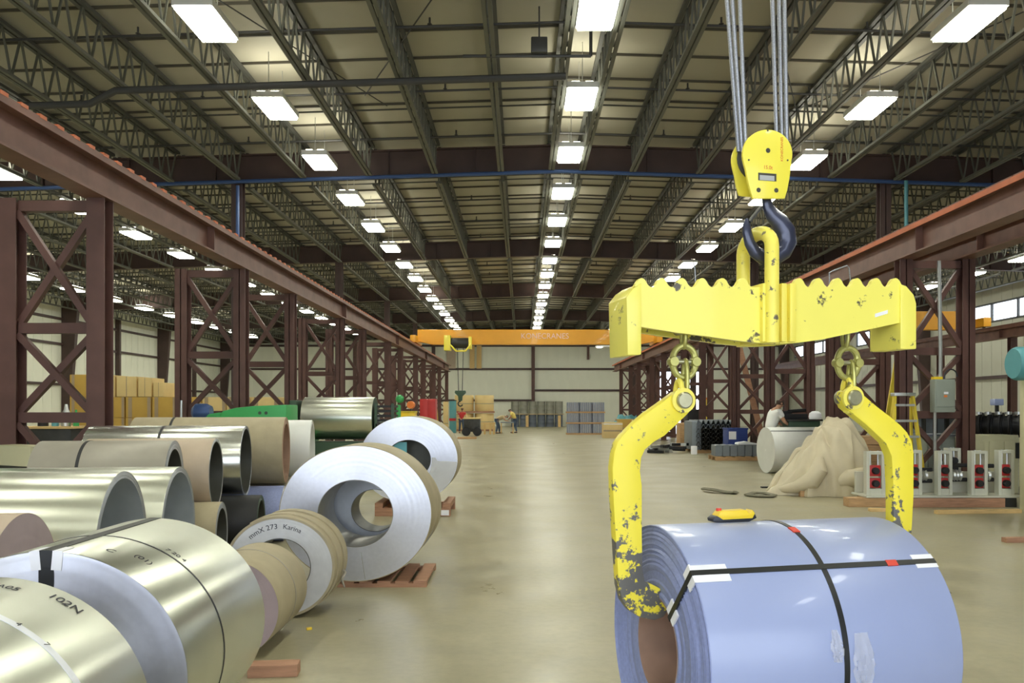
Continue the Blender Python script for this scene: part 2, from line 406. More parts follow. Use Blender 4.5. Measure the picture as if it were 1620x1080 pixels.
for xx, z0, w_ in ((1.05, 1.2, .3), (-15, 0, .3), (6.0, 6.0, .2)):
    m_ = MB(); m_.box(xx-w_/2, xx+w_/2, YB-.3, YB-.02, z0, zr(xx, 6.6)); obj('wall_post', m_, 'maroon_steel', wb, smooth=False)
for px, ww in ((714, .40), (747, .22), (758, .22)):
    xx = (px-CX)*YB/F; m_ = MB(); m_.box(xx-ww, xx+ww, YB-.2, YB-.14, EYE+3.55, EYE+5.6); obj('wall_board', m_, 'wood_pale' if ww < .3 else 'kraft_pink', wb, smooth=False)
dr = struct('door_1', None, None)
m_ = MB(); m_.box(11.85, 12.05, YB-.2, YB+.1, 0, 5.0); m_.box(16.1, 16.3, YB-.2, YB+.1, 0, 5.0); m_.box(11.85, 16.3, YB-.2, YB+.1, 4.9, 5.1); obj('door_frame', m_, 'dark_maroon', dr, smooth=False)
# right wall with a band of windows under the eave
wr = struct('wall_right', None, None)
lo, hi = EYE+4.35, EYE+5.35; htop = zr(XR, 7.5)
def sheet(z0, z1):
    m_ = MB(); m_.prism([(0, z0), (.86, z0), (.86, z1), (0, z1)], 0, .04); m_.prism([(.86, z0), (.92, z0), (.92, z1), (.86, z1)], .015, .04); return m_.mesh('wall_sheet', 'wall_grey', False)
SA, SBt, SBb = sheet(0, htop), sheet(hi, htop), sheet(0, lo)
wins = {}
for i in range(94):
    y = YF+.92*(i+1); c = y-.46; bay = (c+2.6) % BAY
    loc, rot = (XR, y, 0), (0, 0, -PI/2)
    if 2.0 < bay < 11.2 and c > 10:
        link('wall_sheet', SBt, wr, loc, rot); link('wall_sheet', SBb, wr, loc, rot); wins.setdefault(int((c+2.6)//BAY), []).append(c)
    else: link('wall_sheet', SA, wr, loc, rot)
for n, k in enumerate(sorted(wins)):
    y0, y1 = min(wins[k])-.46, max(wins[k])+.46; t = struct('window_%d' % (n+1), None, None); m_ = MB()
    m_.box(XR-.06, XR+.06, y0, y1, lo, lo+.08); m_.box(XR-.06, XR+.06, y0, y1, hi-.08, hi)
    nn = 4; st = (y1-y0)/nn
    for q in range(nn+1): m_.box(XR-.06, XR+.06, y0+q*st-.04, y0+q*st+.04, lo, hi)
    obj('window_frame', m_, 'dark_steel', t, smooth=False)
    g = MB(); g.box(XR-.006, XR+.006, 0, st-.08, lo+.08, hi-.08); G = g.mesh('pane', 'glass', False)
    for q in range(nn): link('pane', G, t, (0, y0+q*st+.04, 0))
for z in (3.2, 5.6):
    m_ = MB(); m_.box(XR-.14, XR-.01, YF, YB, z-.08, z+.08); obj('girt', m_, 'dark_maroon', wr, smooth=False)
# front wall behind the viewer: two wide open dock doors let the daylight in
wf = struct('wall_front', None, None); m_ = MB()
m_.box(XL, -11, YF-.2, YF, 0, 9.6); m_.box(11, XR, YF-.2, YF, 0, 9.6); m_.box(-11, 11, YF-.2, YF, 5.8, 9.6); obj('wall_sheet', m_, 'wall_sheet', wf, smooth=False)

# ------------------------------------------------------------------ ceiling lights
hm = MB(); hm.box(-.30, .30, -.62, .62, .02, .10); hm.box(-.32, -.29, -.62, .62, -.02, .10); hm.box(.29, .32, -.62, .62, -.02, .10)
hm.box(-.31, .31, -.64, -.61, -.02, .10); hm.box(-.31, .31, .61, .64, -.02, .10); HM = hm.mesh('housing', 'lamp_housing', False)
dm = MB(); dm.box(-.285, .285, -.605, .605, -.065, .015); DM = dm.mesh('diffuser', 'lamp_glow', False)
um = MB(); um.box(-.22, -.06, -.56, .56, .105, .135); um.box(.06, .22, -.56, .56, .105, .135); UM = um.mesh('uplight_slot', 'lamp_up', False)
wm = MB(); wm.bar((0, 0, .1), (0, 0, .95), .012)
WM = wm.mesh('hanger_wire', 'conduit', False)
ROWS = [(-21.8, 'row nearest the left wall'), (-13.4, 'row beyond the left crane rail'), (-5.15, 'row left of the centre row'), (1.24, 'centre row'), (7.3, 'row right of the centre row'), (19.8, 'row nearest the right wall')]
for xx, rn in ROWS:
    for k in range(-4, 15):
        y = 13.95+3.93*k
        if xx < -20 and k % 2 and k > 8: pass
        if xx in (-21.8, 19.8) and k < 2: continue
        lb = ('white roof light, %s from the front, in the %s' % (ORD[k], rn)) if k >= 0 else ('roof light above the viewer, %s of four, %s' % (ORD[-k-1], rn))
        t = thing('ceiling_light', lb, 'light', (xx, y, zr(xx, 6.5)), 0, 'ceiling lights of the '+rn)
        link('housing', HM, t); link('diffuser', DM, t); link('uplight_slot', UM, t); link('hanger_wire', WM, t, (0, -.5, 0)); link('hanger_wire', WM, t, (0, .5, 0))
# ------------------------------------------------------------------ crane runways on braced towers
RT = EYE+3.42; RB = EYE+2.80                 # rail top and beam underside
def runway(x, label, y0, y1, zt, zb, cap='maroon_worn', clips=None, capside=1):
    t = thing('crane_runway_beam', label, 'crane rail', (x, 0, 0), 0, 'crane runway beams')
    m_ = MB(); L = (y0, y1)
    m_.box(-.16, .16, *L, zb, zb+.03); m_.box(-.012, .012, *L, zb+.03, zt-.15); m_.box(-.15, .15, *L, zt-.15, zt-.12)
    y = math.ceil(y0/1.9)*1.9
    while y < y1:
        m_.box(-.14, .14, y-.008, y+.008, zb+.03, zt-.15); y += 11.6
    obj('girder', m_, 'maroon_worn', t, smooth=False)
    m_ = MB(); m_.box(-.20, .20, *L, zt-.12, zt-.10); m_.box(-.20, -.185, *L, zt-.19, zt-.12); m_.box(.185, .20, *L, zt-.19, zt-.12)
    obj('cap_channel', m_, cap, t, smooth=False)
    m_ = MB(); m_.box(-.05, .05, *L, zt-.10, zt-.08); m_.box(-.012, .012, *L, zt-.08, zt-.03); m_.box(-.03, .03, *L, zt-.03, zt)
    obj('rail', m_, 'maroon_worn', t, smooth=False)
    if clips:
        c = MB(); c.box(-.06, .085, -.07, .07, -.012, .03); CM = c.mesh('rail_clip', clips, False); y = 8.3
        while y < 60: link('rail_clip', CM, t, (.12*capside, y, zt-.10)); y += .37
    return t
XLR, XRR = -5.68, 7.25
runway(XLR, 'long brown crane rail beam on the left, running from the upper left corner', 3, 66.5, RT, RB, 'maroon_worn', 'orange_primer', 1)
runway(XRR, 'brown crane rail beam on the right with an orange topped edge, nearest the aisle', 3, 66.5, RT, RB, 'orange_primer', 'maroon_worn', -1)
runway(8.35, 'plain brown crane rail beam just outside the orange topped one', 3, 66.5, RT-.06, RB)
runway(19.5, 'brown crane rail beam far on the right below the windows', 10, 66.5, RT-.06, RB)
def tower_mesh(wd, zt):
    zs = [.25, 1.52, 2.72, zt-.09]; leg = hcol(zt, .24, .26, .018).mesh('leg', 'maroon_steel', False)
    st = MB(); st.box(.11, wd-.11, -.06, .06, -.07, .07); ST = st.mesh('strut', 'maroon_steel', False)
    br = []
    for a, b in zip(zs[:-1], zs[1:]):
        for d in (0, 1):
            m_ = MB(); za, zb_ = (a+.08, b-.08) if d else (b-.08, a+.08); m_.bar((.1, -.03+.06*d, za), (wd-.1, -.03+.06*d, zb_), .09, .09)
            br.append(m_.mesh('brace', 'maroon_steel', False))
    return leg, ST, br, zs
TY = [11.5, 17.3, 21.0, 26.8, 30.5, 36.3, 40.0, 45.8, 49.5, 55.3, 59.0, 64.8]
tm_ = tower_mesh(1.18, RB)
def towers(x, sgn, side, ys):
    leg, ST, br, zs = tm_
    for i, y in enumerate(ys):
        t = thing('rail_tower', 'brown cross-braced tower, %s from the front under the %s crane rail' % (ORD[i], side), 'tower', (x, y, 0), 0 if sgn > 0 else PI, 'towers under the %s crane rail' % side)
        link('leg', leg, t); link('leg', leg, t, (1.18, 0, 0))
        for z in zs: link('strut', ST, t, (0, 0, z))
        for b in br: link('brace', b, t)
towers(XLR, -1, 'left', TY)
towers(XRR, 1, 'right', [16.2, 19.9, 25.0, 28.9, 34.2, 38.1, 43.5, 47.4, 52.8, 56.7, 62.1])
cm = hcol(RB, .26, .26).mesh('rail_column', 'maroon_steel', False)
for i, y in enumerate((16.5, 22.3, 28.1, 33.9, 39.7, 45.5, 51.3, 57.1, 62.9)):
    tag(link('rail_column', cm, None, (19.5, y, 0)), 'single brown column, %s from the front under the far right crane rail' % ORD[i], 'column', 'columns under the far right crane rail')
m_ = MB(); m_.tube([(-7.84, 23.57, .0), (-7.84, 23.57, zr(-7.84, 6.42))], .05, 10); tag(obj('downpipe', m_, 'pipe_blue'), 'blue pipe running down beside the steel column on the left', 'pipe')
m_ = MB(); m_.tube([(10.55, 23.3, 0), (10.5, 23.3, zr(10.5, 6.5))], .05, 10); tag(obj('downpipe', m_, 'pipe_teal'), 'teal pipe hanging beside the steel column on the right', 'pipe')

# far overhead crane over the aisle
def bridge_crane(x0, x1, y, label, text_x=None, hoist_x=None, zr_=RT):
    t = thing('overhead_crane', label, 'crane', (0, y, zr_)); m_ = MB()
    m_.prism([(x0+.1, .15), (x0+.9, -.02), (x1-.9, -.02), (x1-.1, .15), (x1-.1, .78), (x0+.1, .78)], -.22, .22); obj('bridge_girder', m_, 'crane_orange', t, smooth=False, bevel=.015)
    for xx in (x0, x1):
        m_ = MB(); m_.box(xx-.16, xx+.16, -1.3, 1.3, .02, .40); e = obj('end_truck', m_, 'crane_orange', t, bevel=.03)
        for yy in (-1.0, 1.0):
            m_ = MB(); m_.lathe([(.11, -.04), (.14, -.04), (.14, .04), (.11, .04)], 16, Matrix.Translation((xx, yy, .12)) @ Matrix.Rotation(PI/2, 4, 'Z')); obj('wheel', m_, 'dark_steel', e)
    if text_x is not None:
        vs, fs = text_geo('KONECRANES', .42, .006); vs = [Vector((v.x*.95+text_x, -.226-v.z, v.y+.42)) for v in vs]; raw('lettering', vs, fs, 'letter_pink', t)
    if hoist_x is not None:
        m_ = MB(); m_.lathe([(.0, -.5), (.26, -.5), (.28, -.45), (.28, .45), (.26, .5), (0, .5)], 20, Matrix.Translation((hoist_x, -.62, .02)) @ Matrix.Rotation(PI/2, 4, 'Z') ); obj('hoist_drum', m_, 'dark_steel', t)
        m_ = MB(); m_.box(hoist_x-.85, hoist_x-.50, -.95, -.25, -.38, .42); m_.box(hoist_x+.45, hoist_x+.6, -.9, -.25, -.3, .35); m_.tube([(hoist_x-.5, -1.0, -.1), (hoist_x-.2, -1.0, -.42), (hoist_x+.3, -1.0, -.42), (hoist_x+.6, -1.0, -.05)], .05, 8); obj('hoist_frame', m_, 'yellow_clean', t, bevel=.02)
        m_ = MB()
        for dx in (-.16, .16): m_.tube([(hoist_x+dx, -.62, -.2), (hoist_x+dx*.6, -.62, -2.55)], .018, 6)
        obj('hoist_rope', m_, 'dark_steel', t)
        m_ = MB(); m_.prism([(hoist_x-.28, -2.5), (hoist_x+.28, -2.5), (hoist_x+.3, -2.62), (hoist_x+.12, -2.8), (hoist_x+.1, -3.05), (hoist_x-.1, -3.05), (hoist_x-.12, -2.8), (hoist_x-.3, -2.62)], -.70, -.54); b = obj('hook_block', m_, 'green_dark', t, bevel=.02)
        m_ = MB(); m_.tube([(hoist_x+.12*math.sin(a), -.62, -3.2-.13*math.cos(a)) for a in [PI*(1+.18*i)-PI*.05 for i in range(9)]], .035, 8); obj('hook', m_, 'dark_steel', b)
        m_ = MB(); m_.box(.4+3.6, .4+4.4, -.2, .2, -.14, -.06); obj('lamp', m_, 'lamp_housing', t); m_ = MB(); m_.box(4.05, 4.35, -.16, .16, -.16, -.14); obj('lamp_lens', m_, 'lamp_glow', t)
    return t
bridge_crane(XLR, XRR, 46.0, 'orange overhead crane spanning the aisle far back with a yellow hoist', 1.25, -3.25)
bridge_crane(8.35, 19.5, 37.0, 'orange overhead crane in the right bay beside the windows', None, None, RT-.035)

# ------------------------------------------------------------------ coil lifter hanging over the blue coil
OX, OY, ANG = 1.148, 3.835, math.atan2(.242, .97)
E1 = Vector((math.cos(ANG), math.sin(ANG), 0)); E2 = Vector((-math.sin(ANG), math.cos(ANG), 0))
def Lp(px, py, v):                        # photograph point to the lifter's own (u, z) on its upright plane v
    a = (px-CX)/F; k = v+OX*E2.x+OY*E2.y; Y = k/(a*E2.x+E2.y)
    return ((a*Y-OX)*E1.x+(Y-OY)*E1.y, EYE-(py-HY)/F*Y)
def lifter(name, label, cat): return thing(name, label, cat, (OX, OY, 0), ANG)
sp = lifter('spreader_beam', 'scuffed yellow spreader beam with a row of rounded notches along its top', 'lifting beam')
vf = -.10
top = []
def tooth(c, wd=15.5):
    pts = []
    for i in range(9):
        a = PI*(1-i/8); pts.append((c+(11.0-2.5*math.sin(a))*math.cos(a), 453.5-14*math.sin(a)**.6 if 0 < i < 8 else 453.5))
    return pts
poly = [(1000, 462), (1006, 452)]
def teeth(c0, c1, n):
    st = (c1-c0)/(n-1); k = 14; out = []
    for i in range(-k//2, (n-1)*k+k//2+1):
        q = math.cos(2*PI*i/k); out.append((c0+st*i/k, 446.8-7.2*(abs(q)**.75)*(1 if q > 0 else -1)))
    return out
poly += teeth(1015, 1175, 6)
poly += [(1200, 454), (1248, 454)]
poly += teeth(1264.5, 1417, 6)
poly += [(1432, 455), (1430, 509), (1300, 537), (1262, 542), (1225, 544), (1200, 542), (1168, 539), (1120, 532), (1072, 526), (1015, 517), (1000, 515)]
pl = [Lp(a, b, vf) for a, b in poly]
m_ = MB(); m_.prism(pl, -.10, -.075); obj('side_plate', m_, 'yellow_paint', sp, smooth=False)
plb = [Lp(a, b, vf) for a, b in [(1000, 466), (1006, 462), (1432, 462)]+poly[poly.index((1430, 509)):]]
m_ = MB(); m_.prism(plb, .075, .10); obj('side_plate', m_, 'yellow_paint', sp, smooth=False)
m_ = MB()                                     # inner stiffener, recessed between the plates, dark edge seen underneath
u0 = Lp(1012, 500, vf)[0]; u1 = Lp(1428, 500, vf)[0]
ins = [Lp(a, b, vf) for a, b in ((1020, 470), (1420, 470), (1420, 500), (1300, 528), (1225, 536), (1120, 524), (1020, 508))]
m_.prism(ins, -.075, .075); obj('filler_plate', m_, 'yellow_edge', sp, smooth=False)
for pts in ([(991, 470), (1002, 456), (1015, 447), (1015, 561), (993, 562)], [(1425, 449), (1434, 452), (1446, 466), (1450, 480), (1450, 552), (1425, 552)]):
    q = [Lp(a, b, vf-.01) for a, b in pts]; us = [a for a, b in q]; zs = [b for a, b in q]
    m_ = MB(); m_.prism(q, -.11, .11); obj('end_plate', m_, 'yellow_paint', sp, bevel=.006)
ur = Lp(1222, 450, -.13)[0]
for px, ww in ((1207, .030), (1236, .026), (1250, .03)):
    ua = Lp(px, 500, vf)[0]; zt_, zb_ = Lp(px, 449, vf)[1], Lp(px, 541, vf)[1]
    m_ = MB(); m_.box(ua-ww/2, ua+ww/2, -.125, .125, zb_, zt_); obj('rib', m_, 'yellow_bar', sp, bevel=.004)
z0, z1 = Lp(1222, 542, -.13)[1], Lp(1222, 388, -.13)[1]
pts = [(ur, -.125, z0), (ur, -.125, z1)]+[(ur, -.0-.125*math.cos(a), z1+.075*math.sin(a)) for a in [PI*i/12 for i in range(1, 12)]]+[(ur, .125, z1), (ur, .125, z0)]
m_ = MB(); m_.tube(pts, .031, 16); obj('bail', m_, 'yellow_bar', sp)
a0, b0 = Lp(1384, 499, vf); a1, b1 = Lp(1404, 493, vf)
m_ = MB(); m_.prism([(a0, b0-.008), (a1, b1-.008), (a1, b1+.008), (a0, b0+.008)], -.1025, -.1); obj('sticker', m_, 'white_card', sp, smooth=False)
for px in (1081.5, 1337):
    ua = Lp(px, 500, 0)[0]; zz = Lp(px, 523, vf)[1]
    m_ = MB(); m_.tube([(ua, -.074, zz+.01), (ua, .074, zz+.01)], .016, 12); obj('cross_pin', m_, 'bolt_steel', sp)
for pts in (((1312, 462), (1312, 431), (1318, 428), (1340, 420), (1343, 424), (1347, 462)), ((1101, 462), (1099, 425), (1097, 415))):
    m_ = MB(); m_.tube([(Lp(a, b, .03)[0], .03, Lp(a, b, .03)[1]) for a, b in pts], .0032, 6); obj('wire_loop', m_, 'rope_steel', sp)
# chains
def torus_path(c, a, b, plane, n=20, rot=0):
    out = []
    for i in range(n):
        t_ = 2*PI*i/n; p_, q_ = a*math.cos(t_), b*math.sin(t_)
        p2, q2 = p_*math.cos(rot)-q_*math.sin(rot), p_*math.sin(rot)+q_*math.cos(rot)
        out.append(Vector((c[0]+(p2 if plane == 'u' else 0), c[1]+(0 if plane == 'u' else p2), c[2]+q2)))
    return out
def chain(px0, px1, ytop, ymid, ybot, label):
    t = lifter('chain_sling', label, 'chain')
    ua, zt_ = Lp(px0, ytop, 0); um, zm = Lp((px0+px1)/2-1, ymid, 0); ub, zb_ = Lp(px1, ybot, 0)
    m_ = MB(); m_.tube(torus_path((ua, 0, (zt_+zm)/2+.05), .022, .058, 'v'), .009, 8, True); obj('link', m_, 'chain_gold', t)
    zc = zm
    for s_ in (-1, 1):
        m_ = MB(); m_.tube([(um-.052*math.cos(a), 0, zc+s_*(.012+.058*math.sin(a))) for a in [PI*i/12 for i in range(13)]], [.018]+[.0145]*11+[.018], 10); obj('half_link', m_, 'chain_gold', t)
    for s_ in (-1, 1):
        m_ = MB(); m_.lathe([(0, -.02), (.02, -.02), (.022, -.015), (.022, .015), (.02, .02), (0, .02)], 14, Matrix.Translation((um+s_*.052, 0, zc))); obj('hub', m_, 'chain_gold', t)
    m_ = MB(); m_.tube([(um-.05, 0, zc), (um+.05, 0, zc)], .010, 10); obj('pin', m_, 'bolt_steel', t)
    m_ = MB(); m_.tube(torus_path((ub-.002, 0, (zb_+zm)/2-.005), .022, (zm-zb_)/2+.012, 'v'), .0105, 8, True); obj('link', m_, 'chain_gold', t)
chain(1081.5, 1085, 523, 572, 633, 'greenish chain links holding up the left lifting arm')
chain(1337, 1347, 523, 574, 629, 'greenish chain links holding up the right lifting arm')
# the two lifting arms
LA = [(1069, 620), (1046, 637), (1023, 653), (1004, 669), (985, 688), (976, 701), (972, 716), (969, 739), (970, 780), (973, 831), (976, 880), (979, 927), (985, 950), (996, 966), (1014, 977), (1036, 981), (1050, 976), (1058, 964), (1060, 948), (1047, 932), (1034, 925), (1021, 921), (1017, 900), (1016, 842), (1016, 768), (1013, 745), (1015, 724), (1021, 711), (1035, 699), (1052, 689), (1086, 657), (1094, 648), (1098, 634), (1096, 625), (1089, 619), (1080, 617)]
RA = [(1336, 619), (1346, 614), (1358, 617), (1387, 642), (1408, 658), (1425, 672), (1436, 684), (1443, 698), (1446, 716), (1446, 782), (1443, 838), (1441, 900), (1432, 946), (1415, 962), (1395, 966), (1378, 955), (1376, 942), (1390, 932), (1404, 922), (1411, 900), (1414, 838), (1413.5, 768), (1411, 722), (1402, 701), (1371, 672), (1338, 645), (1333, 632)]
for pts, pin, lb, far in ((LA, (1083, 633), 'left yellow lifting arm, its worn grey foot in the coil bore', 0), (RA, (1352, 629), 'right yellow lifting arm, its foot behind the blue coil', 1)):
    t = lifter('coil_hook', lb, 'coil hook'); q = [Lp(a, b, -.03) for a, b in pts]
    m_ = MB(); m_.prism(q, -.03, .03); obj('arm_plate', m_, 'yellow_arm', t, bevel=.007)
    u_, z_ = Lp(pin[0], pin[1], -.05)
    m_ = MB(); m_.lathe([(0, -.062), (.030, -.062), (.036, -.056), (.036, .056), (.030, .062), (0, .062)], 24, Matrix.Translation((u_, 0, z_))); obj('pin', m_, 'bolt_steel', t)
    m_ = MB(); m_.lathe([(.036, -.045), (.054, -.045), (.054, -.031), (.036, -.031)], 24, Matrix.Translation((u_, 0, z_)), closed=True); obj('washer_ring', m_, 'yellow_bar', t)
    m_ = MB(); m_.tube(torus_path((u_-.004, 0, z_+.012), .075, .036, 'v', 20, PI/2), .012, 8, True); obj('shackle', m_, 'yellow_bar', t)
# hook block, hook and ropes
hk = lifter('hook_block', 'yellow crane hook block with a dark hook through the spreader bail', 'crane hook')
hp = [(1191, 314), (1187, 300), (1183, 285), (1180, 268), (1177, 257)]
hp += [(1214.5+39.5*math.cos(a), 243.5+39.0*math.sin(a)) for a in [math.radians(168+8*i) for i in range(27)]]
hp += [(1252, 262), (1249, 284), (1246, 300), (1242, 314)]
for v0, v1 in ((-.10, -.085), (-.004, .011)):
    q = [Lp(a, b, -.1) for a, b in hp]
    if v0 > -.05: q = [(a, max(b, Lp(1200, 302, -.1)[1])) for a, b in q]
    mb = MB(); mb.prism(q, v0, v1); o = obj('cheek_plate', mb, 'yellow_clean', hk, bevel=.004)
cu, cz = Lp(1214.5, 243.5, -.1)
m_ = MB()
for v in (-.070, -.0445, -.019): m_.lathe([(.02, v-.0115), (.098, v-.0115), (.087, v), (.098, v+.0115), (.02, v+.0115)], 28, Matrix.Translation((cu, 0, cz)), closed=True)
obj('sheave', m_, 'sheave_dark', hk)
def spot(px, py, r, name, mt, dv=-.1015):
    a, b = Lp(px, py, -.1); mm = MB(); mm.lathe([(0, dv), (r, dv), (r, -.099), (0, -.099)], 16, Matrix.Translation((a, 0, b))); return obj(name, mm, mt, hk, smooth=False)
spot(1215, 238, .0105, 'axle_hole', 'sheave_dark'); spot(1200, 300.5, .010, 'bolt_hole', 'sheave_dark'); spot(1228, 301, .010, 'bolt_hole', 'sheave_dark')
for px, py in ((1214.5, 206.5), (1184.5, 253), (1246, 253.5)): spot(px, py, .004, 'screw', 'sheave_dark')
a, b = Lp(1199.5, 273, -.1); c, d = Lp(1228, 287, -.1)
m_ = MB(); m_.box(a, c, -.1015, -.0995, d, b); fr_ = obj('window_recess', m_, 'sheave_dark', hk, smooth=False)
m_ = MB(); m_.box(a+.006, c-.010, -.1025, -.1012, d+.001, b-.010); obj('window_plate', m_, 'aluminium', hk, smooth=False)
vs, fs = text_geo('15.0t', .022, .0004); a, b = Lp(1215, 265, -.1); raw('capacity_text', [Vector((a+v.x, -.1005-v.z, b+v.y)) for v in vs], fs, 'letter_red', hk)
vs, fs = text_geo('KONECRANES', .0165, .0004); a, b = Lp(1237, 236, -.1); raw('vertical_text', [Vector((a-v.y, -.1005-v.z, b+v.x)) for v in vs], fs, 'letter_red', hk)
m_ = MB(); a, b = Lp(1215, 300, -.045); m_.box(a-.045, a+.045, -.084, -.005, b-.02, b+.03); obj('crosshead', m_, 'yellow_bar', hk, bevel=.004)
HP = [(1213, 300, .021), (1213, 318, .022), (1215, 328, .026), (1222, 340, .034), (1234, 352, .042), (1243, 366, .047), (1245, 382, .046), (1238, 397, .043), (1224, 407, .039), (1207, 407, .034), (1194, 398, .029), (1186, 384, .025), (1182, 368, .022), (1181, 354, .016), (1182, 346, .008)]
pts = []; rad = []
for px, py, r in HP:
    a, b = Lp(px, py, -.045); pts.append((a, 0, b)); rad.append(r)
me_ = MB(); me_.tube(pts, rad, 18); o = obj('hook', me_, 'hook_navy', hk)
for v in o.data.vertices: v.co.y = v.co.y*.72-.045
m_ = MB(); a, b = Lp(1203, 328, -.045); c, d = Lp(1184, 352, -.045); m_.bar((a, -.045, b), (c, -.045, d), .034, .008); obj('latch', m_, 'dark_steel', hk)
rp = lifter('hoist_rope', 'bundle of grey steel wire ropes carrying the yellow hook block', 'rope')
for (xa, xb, ya), v in zip(((1150, 1168.5, 240), (1158.5, 1174, 240), (1170.5, 1180, 240), (1222, 1229.5, 240), (1232.5, 1237.5, 240), (1241, 1245, 240)), (-.019, -.0445, -.070, -.019, -.0445, -.070)):
    u0, z0 = Lp(xb, ya, v); u1, z1 = Lp(xa, 0, v); k = (5.4-z0)/(z1-z0)
    m_ = MB(); m_.tube([(u0, v, z0), (u0+(u1-u0)*k, v, 5.4)], .0095, 8); obj('rope_fall', m_, 'rope_steel', rp)

# ------------------------------------------------------------------ coils
def coil(label, loc, rz, L, rx, rzv, bore, outer='galvanised', edge='coil_edge', inner='bore_steel', group=None, jag=.0005, wrap=.004, nring=26, name='steel_coil', seed=1, overhang=.0):
    """wound strip: axis along local Y, origin under the coil's middle on the ground level given in loc"""
    t = thing(name, label, 'coil', loc, rz, group); rng = random.Random(seed); n = 96; sx, sz = 1.0, rzv/rx; C = Matrix.Translation((0, 0, rzv))
    R = rx-wrap; b = bore
    rr = [b+(R-b)*i/nring for i in range(nring+1)]
    p0 = [(r, -L/2+rng.uniform(-jag, jag)) for r in rr]; p1 = [(r, L/2+rng.uniform(-jag, jag)) for r in rr]
    m_ = MB(); m_.lathe(p0+p1[::-1], n, C, sx, sz, closed=True); obj('winding', m_, edge, t)
    o_ = overhang
    m_ = MB(); m_.lathe([(R+.0005, -L/2-o_), (rx-.002, -L/2-o_-.001), (rx, -L/2-o_+.003), (rx, L/2+o_-.003), (rx-.002, L/2+o_+.001), (R+.0005, L/2+o_)], n, C, sx, sz, closed=True); obj('outer_wrap', m_, outer, t)
    m_ = MB(); m_.lathe([(b-.0005, -L/2-.002), (b-.006, -L/2-.002), (b-.006, L/2+.002), (b-.0005, L/2+.002)], n, C, sx, sz, closed=True); obj('core', m_, inner, t)
    return t
def band(t, rx, rzv, y, w_, mt='strap_black', th=.0025, name='strap'):
    m_ = MB(); m_.lathe([(rx+.0003, y-w_/2), (rx+th, y-w_/2), (rx+th, y+w_/2), (rx+.0003, y+w_/2)], 96, Matrix.Translation((0, 0, rzv)), 1, rzv/rx, closed=True); return obj(name, m_, mt, t)
def ringstrip(t, name, mt, rx, rzv, segs, th=.003):
    """strip that follows the coil: segs = list of (theta0, theta1, y0, y1, r) patches"""
    m_ = MB()
    for t0, t1, y0, y1 in segs:
        k = max(2, int(abs(t1-t0)/.05)); vs = []
        for i in range(k+1):
            a = t0+(t1-t0)*i/k
            for r, y in ((0.0005, y0), (th, y0), (th, y1), (0.0005, y1)): vs.append(((rx+r)*math.cos(a), y, rzv+(rzv+r)*math.sin(a)))
        fs = []
        for i in range(k):
            for q in range(4): fs.append((i*4+q, i*4+(q+1) % 4, i*4+4+(q+1) % 4, i*4+4+q))
        fs += [(0, 1, 2, 3), (k*4+3, k*4+2, k*4+1, k*4)]; m_.add(vs, fs)
    return obj(name, m_, mt, t)
def facestrip(t, name, mt, rx, rzv, th, r0, r1, w_, yf, off=.003):
    """radial strip on the near end face at angle th"""
    c, s_ = math.cos(th), math.sin(th); A = Vector((c*r0, 0, rzv+s_*r0*rzv/rx)); B = Vector((c*r1, 0, rzv+s_*r1*rzv/rx)); d = (B-A).normalized(); nn = Vector((-d.z, 0, d.x))*w_/2
    m_ = MB(); vs = [p_+Vector((0, yf-o_, 0)) for o_ in (.0005, off) for p_ in (A-nn, B-nn, B+nn, A+nn)]
    m_.add(vs, [(0, 1, 2, 3), (7, 6, 5, 4), (0, 4, 5, 1), (1, 5, 6, 2), (2, 6, 7, 3), (3, 7, 4, 0)]); return obj(name, m_, mt, t)
def rimtext(t, s_, size, rx, rzv, th0, y, mt='ink', flip=False, name='marking'):
    vs, fs = text_geo(s_, size, .0004); out = []
    for v in vs:
        a = th0-v.x/rx; rr = v.z+.0012+ .0005; out.append(((rx+rr)*math.cos(a), y+v.y, rzv+(rzv+rr)*math.sin(a)))
    return raw(name, out, fs, mt, t)
def facetext(t, s_, size, rx, rzv, th0, rad, yf, mt='ink'):
    vs, fs = text_geo(s_, size, .0004); out = []
    for v in vs:
        r = rad+v.y; a = th0-v.x/rad; out.append((r*math.cos(a), yf-.002-v.z, rzv+r*math.sin(a)*rzv/rx))
    return raw('marking', out, fs, mt, t)

# coils along the aisle, their axes down the hall
A1 = coil('nearest shiny steel coil at the bottom left, printed white band round it', (-1.925, 2.56, 0), 0, 1.14, .57, .515, .25, 'galvanised', seed=3)
sb_ = band(A1, .57, .515, .18, .030, 'strap_white', name='printed_band')
for s_, th in (('5', 2.05), ('0', 1.86), ('1', 1.70), ('·', 1.62), ('5', 1.52), ('·', 1.43), ('1', 1.34), ('4', 1.0), ('7', .8)): rimtext(A1, s_, .034, .5735, .5185, th, .18, 'ink', name='digit')
rimtext(A1, '102N', .06, .57, .515, 1.02, .485); rimtext(A1, 'A05', .05, .57, .515, 1.36, .44); rimtext(A1, 'b', .06, .57, .515, 1.55, .47)
A2 = coil('large shiny steel coil second from the front with a black strap on its bright face', (-1.96, 4.045, 0), 0, 1.05, .586, .53, .25, 'galvanised', seed=4)
band(A2, .586, .53, -.10, .012, 'strap_black')
facestrip(A2, 'face_strap', 'strap_black', .586, .53, PI/2, .25, .588, .062, -.525)
for s_ in (-1, 1): facestrip(A2, 'edge_protector', 'white_card', .586, .53, PI/2+s_*.083, .50, .588, .042, -.525, .004)
ringstrip(A2, 'top_strap', 'strap_black', .586, .53, [(PI/2-.05, PI/2+.05, -.525, .525)])
ringstrip(A2, 'top_protector', 'white_card', .586, .53, [(PI/2-.11, PI/2-.052, -.525, -.43)])
